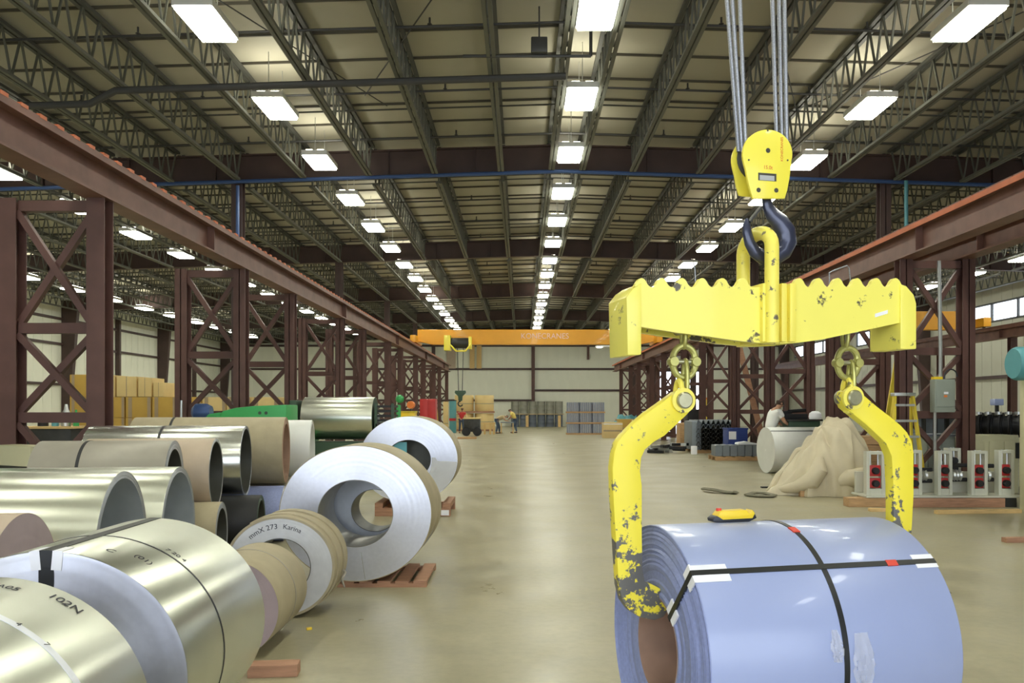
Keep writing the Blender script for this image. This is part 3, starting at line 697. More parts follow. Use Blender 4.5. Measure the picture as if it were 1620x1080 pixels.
ringstrip(A2, 'top_protector', 'white_card', .586, .53, [(PI/2+.052, PI/2+.11, -.525, -.43)])
rimtext(A2, '(01)', .055, .586, .53, 1.03, -.30); rimtext(A2, 'C', .06, .586, .53, 1.25, -.36); rimtext(A2, '7 20 4', .045, .586, .53, .95, -.045)
B2 = coil('small kraft wrapped coil with a mauve end between the shiny coil and the grey ring', (-1.93, 5.98, 0), 0, .74, .335, .325, .12, 'kraft', 'mauve_face', 'core_brown', seed=5)
band(B2, .335, .325, .05, .014, 'kraft_grey')
C3 = coil('grey ringed coil in torn kraft paper with handwriting on its face', (-1.9, 6.95, 0), 0, .48, .435, .40, .245, 'kraft', 'coil_edge_pale', 'bore_dark', seed=6, overhang=.006, wrap=.022)
facetext(C3, 'mmX 273', .062, .435, .40, 1.98, .345, -.24); facetext(C3, 'Karina', .058, .435, .40, 1.28, .345, -.24)
ringstrip(C3, 'paper_ridge', 'kraft', .435, .40, [(-.9, 2.2, -.16, -.06), (-.7, 1.9, .05, .16)], .012)
m_ = MB(); m_.tube([(.405, .1, .36), (.455, .04, .30), (.44, -.02, .26), (.47, -.05, .2)], [.006, .012, .012, .006], 8); obj('torn_paper', m_, 'kraft_grey', C3)
D4 = coil('big bright silver coil face on a wood skid, kraft paper round its rim', (-1.52, 8.14, .06), 0, .66, .70, .624, .347, 'kraft', 'coil_edge', 'bore_steel', seed=7, wrap=.008)
facestrip(D4, 'seam_line', 'bore_steel', .70, .624, -1.44, .40, .68, .003, -.33)
D5 = coil('coil hidden behind the big silver one, seen through its bore', (-1.47, 8.76, .06), 0, .40, .63, .562, .24, 'kraft', 'coil_edge_grey', 'bore_dark', seed=8)
F6 = coil('farthest bright silver coil by the aisle, half covered in clear film', (-1.73, 13.5, .20), 0, .9, .755, .66, .345, 'kraft', 'coil_edge', 'bore_dark', seed=9)
# torn clear film over its face, sagging from the bore
rng = random.Random(5); m_ = MB(); nx, nz = 22, 14; vs = []
for j in range(nz+1):
    for i in range(nx+1):
        a = -.05+PI*1.05+ (PI*.95)*i/nx; r = .36+(.385)*j/nz
        vs.append((r*math.cos(a), -.455-.012*rng.random(), .66+r*math.sin(a)*.875+.06*math.sin(i*.9)*(j/nz < .15)))
m_.add(vs, [(j*(nx+1)+i, j*(nx+1)+i+1, (j+1)*(nx+1)+i+1, (j+1)*(nx+1)+i) for j in range(nz) for i in range(nx)]); obj('wrapping_film', m_, 'film_milky', F6)
m_ = MB(); m_.box(-.30, -.10, -.25, -.24, .74, .92, M=None); obj('bore_label', m_, 'sticker_cyan', F6, rot=(0, 0, .2))
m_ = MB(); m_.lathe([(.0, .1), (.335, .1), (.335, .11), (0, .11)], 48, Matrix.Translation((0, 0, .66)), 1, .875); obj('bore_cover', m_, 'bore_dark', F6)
# skids under them
def skid(label, loc, rz, w_, d, h, mt='wood_red', nb=3):
    t = thing('wood_skid', label, 'skid', loc, rz); m_ = MB(); m_.box(-w_/2, w_/2, -.05, .05, 0, h*.6); R_ = m_.mesh('runner', mt, False)
    for i in range(2): link('runner', R_, t, (0, (-.5+i)*(d-.1), 0))
    m_ = MB(); m_.box(-.06, .06, -d/2, d/2, h*.6+.001, h); D_ = m_.mesh('board', mt, False)
    for i in range(nb): link('board', D_, t, (-w_/2+.06+i*(w_-.12)/max(1, nb-1), 0, 0))
    return t
skid('low red-brown skid under the big silver coil', (-1.35, 8.30, 0), 0, .95, .90, .058, nb=6)
s5 = skid('red-brown wood skid under the farthest silver coil', (-1.66, 13.5, 0), 0, 1.15, 1.0, .198, nb=5)
m_ = MB(); m_.box(.44, .56, -.556, -.551, .02, .10); obj('paper_tag', m_, 'white_card', s5, smooth=False)
m_ = MB(); m_.box(-.15, .15, -.06, .06, 0, .075); tag(obj('wood_block', m_, 'wood_red', None, (-1.53, 5.28, 0), (0, 0, .1), smooth=False, bevel=.004), 'short reddish wood block on the floor beside the large shiny coil', 'wood block')
m_ = MB(); m_.box(-.02, .02, -.012, .012, 0, .018); tag(obj('scrap', m_, 'remote_yellow', None, (-1.58, 6.35, 0), (0, 0, .4), bevel=.003), 'tiny yellow scrap on the concrete near the left coils', 'scrap')

# coils lying across, stacked on the left (axis along X; local Y turned to world X)
def xcoil(label, xr, L, Y, zc, r, bore, outer, edge, inner, seed, rz=0, bands=(), name='steel_coil', grp=None, jag=.002, wrap=.004, nring=16):
    t = coil(label, (xr-L/2, Y, zc-r), -PI/2+rz, L, r, r, bore, outer, edge, inner, grp, jag, wrap, nring, name, seed)
    for b_ in bands: band(t, r, r, b_, .03, 'strap_black')
    return t
xcoil('small grey-ended coil low at the left edge', -3.02, 1.2, 5.12, .53, .48, .10, 'kraft_pink', 'mauve_face', 'bore_dark', 21, rz=.10)
c1a = xcoil('long shiny steel coil lying crosswise at the left edge, open grey end', -2.96, 2.1, 6.22, .59, .59, .54, 'galvanised', 'coil_edge_grey', 'bore_pale', 22, rz=.13)
ringstrip(c1a, 'paper_label', 'white_card', .59, .59, [(2.80, 2.92, .45, .85)])
c1b = xcoil('shiny steel coil lying crosswise just behind the long one at the left', -3.02, 2.0, 7.42, .565, .565, .52, 'galvanised', 'coil_edge_grey', 'bore_pale', 23, rz=.13)
c2a = xcoil('grey paper wrapped coil with black straps, upper layer at the left', -3.43, 1.22, 8.36, .945, .385, .30, 'kraft_grey', 'coil_edge_grey', 'bore_dark', 24, bands=(-.18,), rz=.15)
ringstrip(c2a, 'long_strap', 'strap_black', .385, .385, [(2.25, 2.29, -.61, .61)])
xcoil('pinkish paper wrapped coil behind the grey strapped one', -3.32, 1.3, 9.20, .935, .385, .35, 'kraft_pink', 'coil_edge_grey', 'bore_dark', 25, rz=.15)
xcoil('shiny galvanised coil of the upper layer with one dark strap', -3.27, 1.72, 10.03, 1.02, .42, .385, 'galvanised_bright', 'coil_edge_grey', 'bore_dark', 26, bands=(-.05,), rz=.15)
xcoil('tan kraft wrapped coil of the upper layer with a thick brown core', -3.06, 1.85, 11.0, 1.10, .43, .35, 'kraft', 'core_brown', 'core_brown', 27, bands=(-.45,), rz=.15)
xcoil('pale white coil at the back of the upper layer, left stack', -2.94, 1.25, 11.93, 1.06, .42, .37, 'white_wrap', 'white_wrap', 'white_wrap', 28, rz=.15)
for i, (Y, r, xr, o_, e_, lb) in enumerate(((8.78, .335, -3.12, 'kraft', 'coil_edge_grey', 'kraft coil of the lower layer under the grey strapped coil'), (9.67, .325, -2.98, 'black_iron', 'green_dark', 'dark coil of the lower layer under the shiny galvanised one'), (10.52, .34, -2.95, 'blue_edge', 'coil_edge', 'bluish coil of the lower layer under the tan coil'), (11.45, .36, -2.9, 'kraft_grey', 'coil_edge_grey', 'grey coil at the back of the lower layer under the white coil'), (12.32, .365, -2.88, 'kraft', 'core_brown', 'last kraft coil of the lower layer, behind the others'))):
    xcoil(lb, xr, 1.7, Y, r, r, .27, o_, e_, 'bore_dark', 30+i, rz=.15)

# the blue coil in the lifter
RBL = .52; LB = 1.11
B = coil('blue painted steel coil with black straps hanging in the yellow lifter', (OX-.022, OY-.006, .10), ANG-PI/2, LB, RBL, RBL, .215, 'blue_paint', 'blue_edge', 'core_brown', None, .006, .003, 34, seed=41)
band(B, RBL, RBL, .02, .024, 'strap_black')
# local axes of this coil: x = towards the back (v reversed), y = along u
thS = PI/2-.0
def bth(phi): return PI/2-phi          # phi measured from the top towards the viewer
# towards the viewer is local +x when the coil is turned by ANG-90 deg
f_ = bth(math.radians(43)); wS = .024/RBL
ringstrip(B, 'long_strap', 'strap_black', RBL, RBL, [(f_-wS/2, f_+wS/2, -LB/2-.004, LB/2+.004)], .0045)
facestrip(B, 'face_strap', 'strap_black', RBL, RBL, f_, .205, RBL+.004, .024, -LB/2, .010)
f2 = bth(math.radians(-62)); ringstrip(B, 'long_strap', 'strap_black', RBL, RBL, [(f2-wS/2, f2+wS/2, -LB/2-.004, LB/2+.004)], .0045)
facestrip(B, 'face_strap', 'strap_black', RBL, RBL, f2, .205, RBL+.004, .024, -LB/2, .010)
ringstrip(B, 'edge_protector', 'white_card', RBL, RBL, [(f_-.085, f_+.07, -LB/2-.002, -LB/2+.15)], .0038)
ringstrip(B, 'edge_protector', 'white_card', RBL, RBL, [(f_-.06, f_+.07, LB/2-.10, LB/2+.002)], .0038)
facestrip(B, 'edge_protector', 'white_card', RBL, RBL, f_, .455, RBL+.002, .085, -LB/2, .008)
facestrip(B, 'edge_protector', 'white_card', RBL, RBL, f_, .215, .29, .085, -LB/2, .008)
facestrip(B, 'edge_protector', 'white_card', RBL, RBL, f2, .47, RBL+.002, .08, -LB/2, .008)
facestrip(B, 'edge_protector', 'white_card', RBL, RBL, bth(math.radians(-22)), .205, .245, .11, -LB/2, .012)
ringstrip(B, 'red_tag', 'red_tag', RBL, RBL, [(f_-wS/2-.004, f_+wS/2+.004, LB/2-.235, LB/2-.185)], .0062)
f3 = bth(math.radians(16)); ringstrip(B, 'red_tag', 'red_tag', RBL, RBL, [(f3-.045, f3+.045, .004, .036)], .0062)
# scrap of torn clear film stuck to its side
def scrap_film(th0, y0, w_, h_, sd):
    rng = random.Random(sd); m_ = MB(); n = 10; vs = []
    for j in range(n+1):
        for i in range(n+1):
            u_ = i/n-.5; q = j/n; wob = .55+.45*math.sin(q*PI)+.1*math.sin(5*q+sd); a = th0-(q*h_)/RBL; r = RBL+.004+.016*rng.random()*(.3+q)
            vs.append((r*math.cos(a), y0+u_*w_*wob, RBL+r*math.sin(a)))
    m_.add(vs, [(j*(n+1)+i, j*(n+1)+i+1, (j+1)*(n+1)+i+1, (j+1)*(n+1)+i) for j in range(n) for i in range(n)]); obj('film_scrap', m_, 'clear_film', B)
scrap_film(bth(math.radians(74)), .09, .10, .20, 3); scrap_film(bth(math.radians(72)), -.025, .05, .12, 4)
# pendant control lying on top
pd = thing('pendant_control', 'yellow and black crane pendant lying on top of the blue coil', 'remote control', (OX, OY, 0), ANG)
u_, z_ = Lp(1177, 836, -.05); zt_ = 1.138
M_ = Matrix.Translation((u_, .06, zt_+.004))
m_ = MB(); m_.prism([(-.105, .0), (-.07, -.004), (.07, -.004), (.108, .012), (.10, .03), (.085, .034), (-.09, .026), (-.108, .014)], -.03, .03, M_); obj('body', m_, 'black_plastic', pd, bevel=.004)
m_ = MB(); m_.prism([(-.088, .027), (-.07, .048), (.055, .050), (.066, .036), (.075, .036), (.085, .050), (.097, .034), (.085, .012), (-.06, .010)], -.034, .024, M_); obj('cover', m_, 'remote_yellow', pd, bevel=.003)
m_ = MB(); m_.lathe([(0, 0), (.012, 0), (.012, .012), (0, .012)], 12, M_ @ Matrix.Translation((-.065, 0, .046)) @ Matrix.Rotation(PI/2, 4, 'X')); obj('stop_button', m_, 'red_tag', pd)
# ------------------------------------------------------------------ right side: tarpaulin heap, white coil, roll former
def pallet(label, loc, rz, w_, d, h=.13, mt='wood', cat='pallet', nb=6, group=None):
    t = thing('wood_pallet', label, cat, loc, rz, group); m_ = MB(); m_.box(-w_/2, w_/2, -.045, .045, 0, h-.025); R_ = m_.mesh('runner', mt, False)
    for i in range(3): link('runner', R_, t, (0, (-.5+i/2)*(d-.09), 0))
    bw = w_/(nb+.6*(nb-1)); m_ = MB(); m_.box(-bw/2, bw/2, -d/2, d/2, h-.024, h); D_ = m_.mesh('board', mt, False)
    for i in range(nb): link('board', D_, t, (-w_/2+bw/2+i*(w_-bw)/(nb-1), 0, 0))
    return t
pallet('low wood pallet under the beige tarpaulin heap', (6.0, 16.55, 0), .05, 1.7, 1.3, .12)
cr = thing('lumber_crate', 'wood crate of stacked boards under the back of the tarpaulin heap', 'crate', (6.55, 16.75, .121), .05)
for i in range(6):
    m_ = MB(); m_.box(-.42, .42, -.40, .40, i*.165, i*.165+.155); obj('board', m_, 'wood', cr, smooth=False, bevel=.006)
tp = thing('tarpaulin_heap', 'beige tarpaulin draped in folds over a heap beside the white coil', 'tarpaulin', (5.85, 16.5, .0))
rng = random.Random(11); na, nr_ = 120, 34; vs = []
PX_ = [(-1.25, .0), (-1.0, .16), (-.8, .38), (-.5, .78), (-.2, 1.12), (.08, 1.40), (.3, 1.40), (.55, 1.22), (.8, .92), (.95, .6), (1.2, 0)]
def hgt(x, y):
    h = 0
    for (a, ha), (b, hb) in zip(PX_[:-1], PX_[1:]):
        if a <= x < b: h = ha+(hb-ha)*(x-a)/(b-a)
    return h*max(0, 1-(abs(y)/.80)**2.2)**.6
for j in range(nr_+1):
    t_ = j/nr_
    for i in range(na):
        a = 2*PI*i/na; fold = .07*math.sin(a*9+1.2)+.05*math.sin(a*15+.4)+.025*math.sin(a*27)
        rx_ = .98*(1+fold*1.1)+(.26 if abs(a-PI*1.12) < .22 else 0); ry_ = .74*(1+fold)
        x, y = rx_*t_*math.cos(a)-.06, ry_*t_*math.sin(a)
        z = hgt(x, y)*(1-1.1*fold*t_)+(.10*math.sin(7*x+4*y)+.08*math.sin(13*y-9*x+2)+.05*math.sin(21*x+3*y))*t_*(1-t_)*2
        if t_ > .9: z *= max(0, (1-t_)/.1)**.5
        sag = .05*math.sin(a*9+1.2)*(1-t_)*t_*4
        vs.append((x, y, max(z+sag, .0)+.006))
fs = [(j*na+i, j*na+(i+1) % na, (j+1)*na+(i+1) % na, (j+1)*na+i) for j in range(nr_) for i in range(na)]
m_ = MB(); m_.add(vs, fs); obj('tarp_sheet', m_, 'tarp', tp)
# loose roll of tarp at its front left
m_ = MB(); m_.tube([(-.98, -.30, .09), (-.72, -.52, .16), (-.46, -.66, .30), (-.34, -.70, .50), (-.30, -.62, .72)], [.06, .11, .17, .16, .08], 12); obj('tarp_fold', m_, 'tarp', tp)
m_ = MB(); m_.tube([(-.1, -.60, .22), (.2, -.62, .34), (.5, -.60, .34), (.72, -.50, .24)], [.08, .19, .21, .10], 12); obj('tarp_fold', m_, 'tarp', tp)
W = coil('white wrapped coil lying crosswise behind the tarpaulin heap', (7.05, 21.8, .0), -PI/2+.12, 1.7, .58, .58, .02, 'white_wrap', 'white_wrap', 'white_wrap', seed=51, jag=.0005, nring=6)
ringstrip(W, 'strap', 'strap_black', .58, .58, [(.98, 1.02, -.85, .85)], .006)
# roll former standing on timbers
rf = thing('roll_former', 'grey roll forming machine with red bearing blocks, right of the tarpaulin', 'machine', (0, 14.3, .0))
def rstand(px0, px1, py0, py1, y=0, kind=0):
    a, b = P(px0, py1, 14.3), P(px1, py0, 14.3); x0, x1, z0, z1 = a.x, b.x, a.z, b.z; w_ = x1-x0
    m_ = MB(); m_.box(x0, x0+.055, y, y+.14, z0, z1); m_.box(x1-.055, x1, y, y+.14, z0, z1); m_.box(x0+.055, x1-.055, y, y+.14, z0, z0+.14); m_.box(x0+.055, x1-.055, y, y+.14, z1-.05, z1)
    o = obj('stand', m_, 'machine_grey', rf, smooth=False, bevel=.006)
    zm = z0+.14; hh = (z1-.05-zm)
    m_ = MB(); m_.box(x0+.06, x1-.06, y+.03, y+.13, zm+.01, zm+hh*.30); obj('lower_bearing', m_, 'red_paint', o, bevel=.008)
    m_ = MB(); m_.box(x0+.06, x1-.06, y+.03, y+.13, zm+hh*.36, zm+hh*.68); obj('upper_bearing', m_, 'red_paint', o, bevel=.008)
    for zz in (.15, .52):
        m_ = MB(); m_.lathe([(0, -.05), (.05, -.05), (.058, -.03), (.058, .10), (0, .10)], 16, Matrix.Translation(((x0+x1)/2, y, zm+hh*zz))); obj('shaft_end', m_, 'black_iron', o)
    m_ = MB()
    for dx in (.09, w_-.09): m_.tube([(x0+dx, y+.07, zm+hh*.66), (x0+dx, y+.07, z1+.01)], .014, 8)
    obj('adjusting_screw', m_, 'aluminium', o)
    return x0, x1, z0, z1
for a in ((1371, 1400, 714, 786), (1436, 1459, 712, 786), (1484, 1507, 713, 786), (1537, 1563, 713, 786), (1580, 1605, 712, 786)): rstand(*a)
xa, xb = P(1371, 700, 14.3).x, P(1607, 700, 14.3).x
m_ = MB(); m_.box(xa-.05, xb+.05, -.12, .55, .155, .19); m_.box(xa, xb, .45, .53, .19, .55); obj('bed', m_, 'machine_grey', rf, smooth=False, bevel=.006)
for px0, px1, py in ((1460, 1480, 744), (1460, 1480, 762), (1508, 1536, 737), (1508, 1536, 760), (1565, 1579, 738), (1565, 1579, 760), (1402, 1434, 752)):
    a, b = P(px0, py, 14.3), P(px1, py, 14.3); m_ = MB(); m_.tube([(a.x-.03, .20, a.z), (b.x+.03, .20, a.z)], .035, 10); obj('roll_shaft', m_, 'black_iron', rf)
for px in (1470, 1520, 1525, 1515, 1571):
    a = P(px, 753, 14.3); m_ = MB(); m_.lathe([(.03, -.03), (.10, -.03), (.085, 0), (.10, .03), (.03, .03)], 18, Matrix.Translation((a.x, .20, a.z)) @ Matrix.Rotation(PI/2, 4, 'Z'), closed=True); obj('forming_roll', m_, 'aluminium', rf)
rstand(1513, 1535, 710, 760, .30)
m_ = MB(); m_.box(-.95, .95, -.09, .09, 0, .15); tag(obj('timber_beam', m_, 'wood_red', None, (P(1498, 0, 14.2).x, 14.25, 0), smooth=False, bevel=.006), 'long reddish timber under the front of the roll forming machine', 'timber')
m_ = MB(); m_.box(-.3, .3, -.1, .1, 0, .15); tag(obj('timber_beam', m_, 'dark_steel', None, (P(1580, 0, 14.2).x, 14.3, 0), smooth=False, bevel=.006), 'dark steel block under the right end of the roll forming machine', 'block')
m_ = MB(); m_.box(-.42, .42, -.12, .12, 0, .15); tag(obj('timber_beam', m_, 'wood', None, (P(1388, 0, 14.3).x-.1, 14.32, 0), smooth=False, bevel=.006), 'short timber under the left end of the roll forming machine', 'timber')
m_ = MB(); m_.box(-.7, .7, -.05, .05, 0, .06); tag(obj('loose_plank', m_, 'wood_pale', None, (P(1550, 0, 13.3).x, 13.35, 0), (0, 0, .10), smooth=False, bevel=.004), 'pale plank lying loose on the floor in front of the roll forming machine', 'plank')
m_ = MB(); m_.box(-.16, .16, -.06, .06, 0, .05); tag(obj('loose_plank', m_, 'wood_pale', None, (P(1392, 0, 13.6).x, 13.62, 0), (0, 0, -.05), smooth=False, bevel=.004), 'short pale board end on the floor below the left roll stand', 'plank')
m_ = MB(); m_.box(-.2, .2, -.05, .05, 0, .06); tag(obj('loose_plank', m_, 'wood_red', None, (P(1620, 0, 10.4).x, 10.5, 0), (0, 0, .1), smooth=False, bevel=.004), 'reddish board on the floor at the right picture edge', 'plank')
# belts on the floor
def belt(label, pts, wd=.10):
    m_ = MB(); n = len(pts)
    m_.tube(pts, wd, 8); o = obj('lifting_strap', m_, 'belt')
    for v in o.data.vertices: v.co.z = .004+(v.co.z)*.32+.0
    mz = min(v.co.z for v in o.data.vertices)
    for v in o.data.vertices: v.co.z -= mz
    return tag(o, label, 'strap')
belt('dark webbing strap lying rumpled on the floor left of the tarpaulin heap', [(3.62, 16.9, .12), (3.72, 16.6, .16), (3.95, 16.45, .05), (4.05, 16.35, .05), (4.1, 16.3, .10)], .085)
belt('dark loop of webbing on the floor at the left foot of the tarpaulin', [(4.22, 15.95, .05), (4.4, 16.15, .12), (4.6, 16.12, .10), (4.7, 15.9, .06), (4.6, 15.72, .05), (4.38, 15.72, .06), (4.23, 15.92, .06)], .075)
m_ = MB(); m_.box(-.16, .16, -.05, .05, 0, .03); tag(obj('scrap_strip', m_, 'black_iron', None, (5.1, 17.6, 0), (0, 0, .05), smooth=False, bevel=.005), 'short black strip on the floor in front of the white coil', 'scrap')

# ladders
def ladder_side(t, x, y0, z0, y1, z1, mt): m_ = MB(); m_.bar((x, y0, z0), (x, y1, z1), .035, .08, (0, 1, 0)); return obj('rail', m_, mt, t, smooth=False)
t = thing('step_ladder', 'yellow stepladder with grey treads standing behind the right lifting arm', 'ladder', (P(1430, 0, 15.2).x, 15.22, 0))
H = 1.88
for s_ in (-1, 1):
    m_ = MB(); m_.bar((s_*.30, -.26, 0), (s_*.16, 0, H), .04, .085, (0, 1, 0)); obj('front_rail', m_, 'ladder_yellow', t, smooth=False)
    m_ = MB(); m_.bar((s_*.29, .30, 0), (s_*.15, .04, H-.05), .035, .05, (0, 1, 0)); obj('rear_rail', m_, 'ladder_yellow', t, smooth=False)
for i in range(6):
    z = .30+i*.28; k = z/H; wd = .30-.14*k; m_ = MB(); m_.box(-wd, wd, -.26*(1-k)-.05, -.26*(1-k)+.06, z-.02, z+.02); obj('tread', m_, 'aluminium', t, smooth=False)
m_ = MB(); m_.box(-.19, .19, -.08, .10, H-.02, H+.04); obj('top_cap', m_, 'aluminium', t, bevel=.008)
A_, B_ = P(1397, 680, 17.0), P(1420, 545, 17.6)
t = thing('extension_ladder', 'yellow extension ladder leaning on the right crane rail tower', 'ladder', (A_.x, A_.y, 0))
top_ = Vector((B_.x-A_.x+.25, .7, 3.6)); bot = Vector((-.08, 0, 0)); side = Vector((.12, .14, 0))
for s_ in (-1, 1):
    for k, mt in ((0, 'ladder_yellow'),):
        m_ = MB(); m_.bar(bot+side*s_, top_+side*s_, .05, .10, (1, 0, 0)); obj('rail', m_, mt, t, smooth=False)
for i in range(12):
    c = bot.lerp(top_, (i+.7)/12.5); m_ = MB(); m_.tube([c-side, c+side], .018, 8); obj('rung', m_, 'aluminium', t)
# electric box and conduit on the tower leg
t = thing('electric_box', 'grey electrical cabinet with conduit hung on the right crane rail tower', 'electrical cabinet', (P(1491, 0, 15.95).x, 15.95, 0))
a, b = P(1475, 652, 15.95), P(1507, 600, 15.95); w_ = (b.x-a.x)/2
m_ = MB(); m_.box(-w_, w_, -.10, .10, a.z, b.z); e = obj('cabinet', m_, 'box_grey', t, bevel=.01)
m_ = MB(); m_.box(-w_+.02, w_-.02, -.115, -.101, a.z+.10, b.z-.02); e = obj('door', m_, 'box_grey', t, bevel=.006)
m_ = MB(); m_.box(-.03, .05, -.122, -.115, a.z+.34, a.z+.38); obj('label_plate', m_, 'white_card', e, smooth=False)
m_ = MB(); m_.box(-.03, .03, -.122, -.115, a.z+.28, a.z+.32); obj('switch_plate', m_, 'orange_paint', e, smooth=False)
m_ = MB(); m_.tube([(-w_*.2, .0, b.z), (-w_*.2, .0, 2.75), (-w_*.35, .0, 4.40)], .035, 10); obj('conduit', m_, 'conduit', t)
m_ = MB(); m_.tube([(-w_*.7, .02, a.z), (-w_*.7, .02, .9), (-w_*.7, .02, 0)], .03, 10); obj('conduit', m_, 'conduit', t)
m_ = MB(); m_.tube([(w_*.2, 0, b.z)]+[(w_*.2+.12-.12*math.cos(q), 0, b.z+.05+.14*math.sin(q)) for q in [PI*i/10 for i in range(11)]], .014, 8); obj('cable', m_, 'black_plastic', t)
m_ = MB(); m_.box(-w_, -.02, -.05, .05, b.z, b.z+.05); obj('fitting', m_, 'remote_yellow', t)
# dark bin, grey cabinet, cream machines
def hbox(name, label, cat, px0, px1, py0, py1, Y, d, mt, bevel=.02, base=0.0):
    a, b = P(px0, py1, Y), P(px1, py0, Y); w_ = (b.x-a.x)/2; t = thing(name, label, cat, ((a.x+b.x)/2, Y+d/2, base)); m_ = MB(); m_.box(-w_, w_, -d/2, d/2, 0, b.z-base); obj('body', m_, mt, t, bevel=bevel); return t, w_, b.z-base
t, w_, h_ = hbox('steel_bin', 'dark grey steel bin behind the stepladder and the electrical cabinet', 'bin', 1442, 1515, 655, 740, 19.0, 1.2, 'slate_sheet')
m_ = MB(); m_.box(-w_-.03, w_+.03, -.64, -.58, h_-.10, h_+.02); m_.box(-w_-.03, w_+.03, .58, .64, h_-.10, h_+.02); obj('rim', m_, 'dark_steel', t, smooth=False)
for q in (-.5, 0, .5):
    m_ = MB(); m_.box(q*w_-.04, q*w_+.04, -.66, -.60, .05, h_-.1); obj('rib', m_, 'dark_steel', t, smooth=False)
t, w_, h_ = hbox('grey_cabinet', 'low grey steel cabinet under the electrical box', 'cabinet', 1466, 1512, 690, 750, 16.6, .6, 'box_grey')
m_ = MB(); m_.box(-w_-.03, w_+.03, -.33, .33, h_, h_+.04); obj('top', m_, 'slate_sheet', t)
for s_ in (-1, 1): m_ = MB(); m_.box(min(0, s_*w_*.95)+.01, max(0, s_*w_*.95)-.01, -.32, -.302, .08, h_-.06); obj('door', m_, 'box_grey', t, bevel=.004)
t, w_, h_ = hbox('machine_housing', 'long cream machine housing behind the roll stands', 'machine', 1533, 1612, 688, 780, 16.5, .7, 'cream_cabinet')
for q in (-.6, 0, .6):
    m_ = MB(); m_.box(q*w_-.20*w_, q*w_+.20*w_, -.37, -.352, .15, h_-.12); obj('access_panel', m_, 'cream_cabinet', t, bevel=.004)
m_ = MB(); m_.box(w_*.86, w_*.99, -.375, -.352, h_-.45, h_-.15); obj('vent', m_, 'black_iron', t)
t, w_, h_ = hbox('control_cabinet', 'tall cream control cabinet with a teal cap at the right picture edge', 'cabinet', 1636, 1690, 588, 800, 13.5, .4, 'cream_cabinet')
m_ = MB(); m_.lathe([(0, -.20), (.24, -.20), (.27, -.15), (.27, .15), (.24, .20), (0, .20)], 20, Matrix.Translation((-w_-.02, 0, h_+.02+.12)) @ Matrix.Rotation(PI/2, 4, 'Z')); obj('motor', m_, 'teal_paint', t)
m_ = MB(); m_.box(-w_, .1, -.15, .15, h_, h_+.05); obj('motor_base', m_, 'teal_paint', t)
m_ = MB(); m_.box(-w_+.03, w_-.03, -.225, -.202, .1, h_-.08); e = obj('door', m_, 'cream_cabinet', t, bevel=.005)
m_ = MB(); m_.box(-w_+.06, -w_+.09, -.245, -.225, h_*.5, h_*.5+.14); obj('handle', m_, 'black_plastic', e)
# shiny strip spools on a rack behind
t = thing('spool_rack', 'rack of dark spools with bright caps behind the cream housing', 'rack', (0, 17.9, 0))
for i, px in enumerate((1545, 1560, 1577, 1592, 1608)):
    a = P(px, 672, 17.9); m_ = MB(); m_.lathe([(.05, -.09), (.26, -.09), (.26, -.05), (.20, -.05), (.20, .05), (.26, .05), (.26, .09), (.05, .09)], 24, Matrix.Translation((a.x, 0, a.z)) @ Matrix.Rotation(.9, 4, 'Z'), closed=True); sp_ = obj('spool', m_, 'black_iron', t)
    m_ = MB(); m_.lathe([(0, -.03), (.07, -.03), (.07, .03), (0, .03)], 14, Matrix.Translation((a.x-.02, -.1, a.z+.25)) @ Matrix.Rotation(PI/2, 4, 'X')); obj('cap', m_, 'aluminium', sp_)
xa, xb = P(1536, 0, 17.9).x, P(1618, 0, 17.9).x
m_ = MB(); m_.tube([(xa, 0, P(0, 672, 17.9).z), (xb, 0, P(0, 672, 17.9).z)], .03, 8); obj('axle', m_, 'dark_steel', t)
for xx in (xa, (xa+xb)/2+.02, xb):
    m_ = MB(); m_.box(xx-.04, xx+.04, -.06, .06, 0, P(0, 652, 17.9).z); obj('post', m_, 'cream_cabinet', t, smooth=False)
m_ = MB(); m_.box(xa, xb, .2, .26, .2, 1.0); obj('back_rail', m_, 'dark_steel', t, smooth=False)
m_ = MB(); m_.box(-.1, .1, -.1, .1, 0, .14); o = obj('small_monitor', m_, 'blue_paint', None, (P(1577, 0, 18.5).x, 18.5, P(0, 641, 18.5).z), bevel=.02); tag(o, 'small pale blue box on a post above the spools', 'box')
m_ = MB(); m_.box(-.03, .03, -.03, .03, -P(0, 641, 18.5).z, 0); obj('post', m_, 'dark_steel', o)

# ------------------------------------------------------------------ people (built from a joint skeleton)
def skin(name, pts, edges, mt, parent, sub=1):
    keys = list(pts); me = bpy.data.meshes.new(name); me.from_pydata([pts[k][:3] for k in keys], [(keys.index(a), keys.index(b)) for a, b in edges], [])
    o = bpy.data.objects.new('tmp', me); COL.objects.link(o); o.modifiers.new('s', 'SKIN'); sd = o.data.skin_vertices[0].data
    for i, k in enumerate(keys):
        r = pts[k][3]; r = r if isinstance(r, tuple) else (r, r); sd[i].radius = r; sd[i].use_root = (i == 0)
    md = o.modifiers.new('u', 'SUBSURF'); md.levels = sub
    dg = bpy.context.evaluated_depsgraph_get(); m2 = bpy.data.meshes.new_from_object(o.evaluated_get(dg)); bpy.data.objects.remove(o); bpy.data.meshes.remove(me)
    m2.materials.clear(); m2.materials.append(MAT[mt]); m2.polygons.foreach_set('use_smooth', [True]*len(m2.polygons)); m2.name = name
    return link(name, m2, parent)
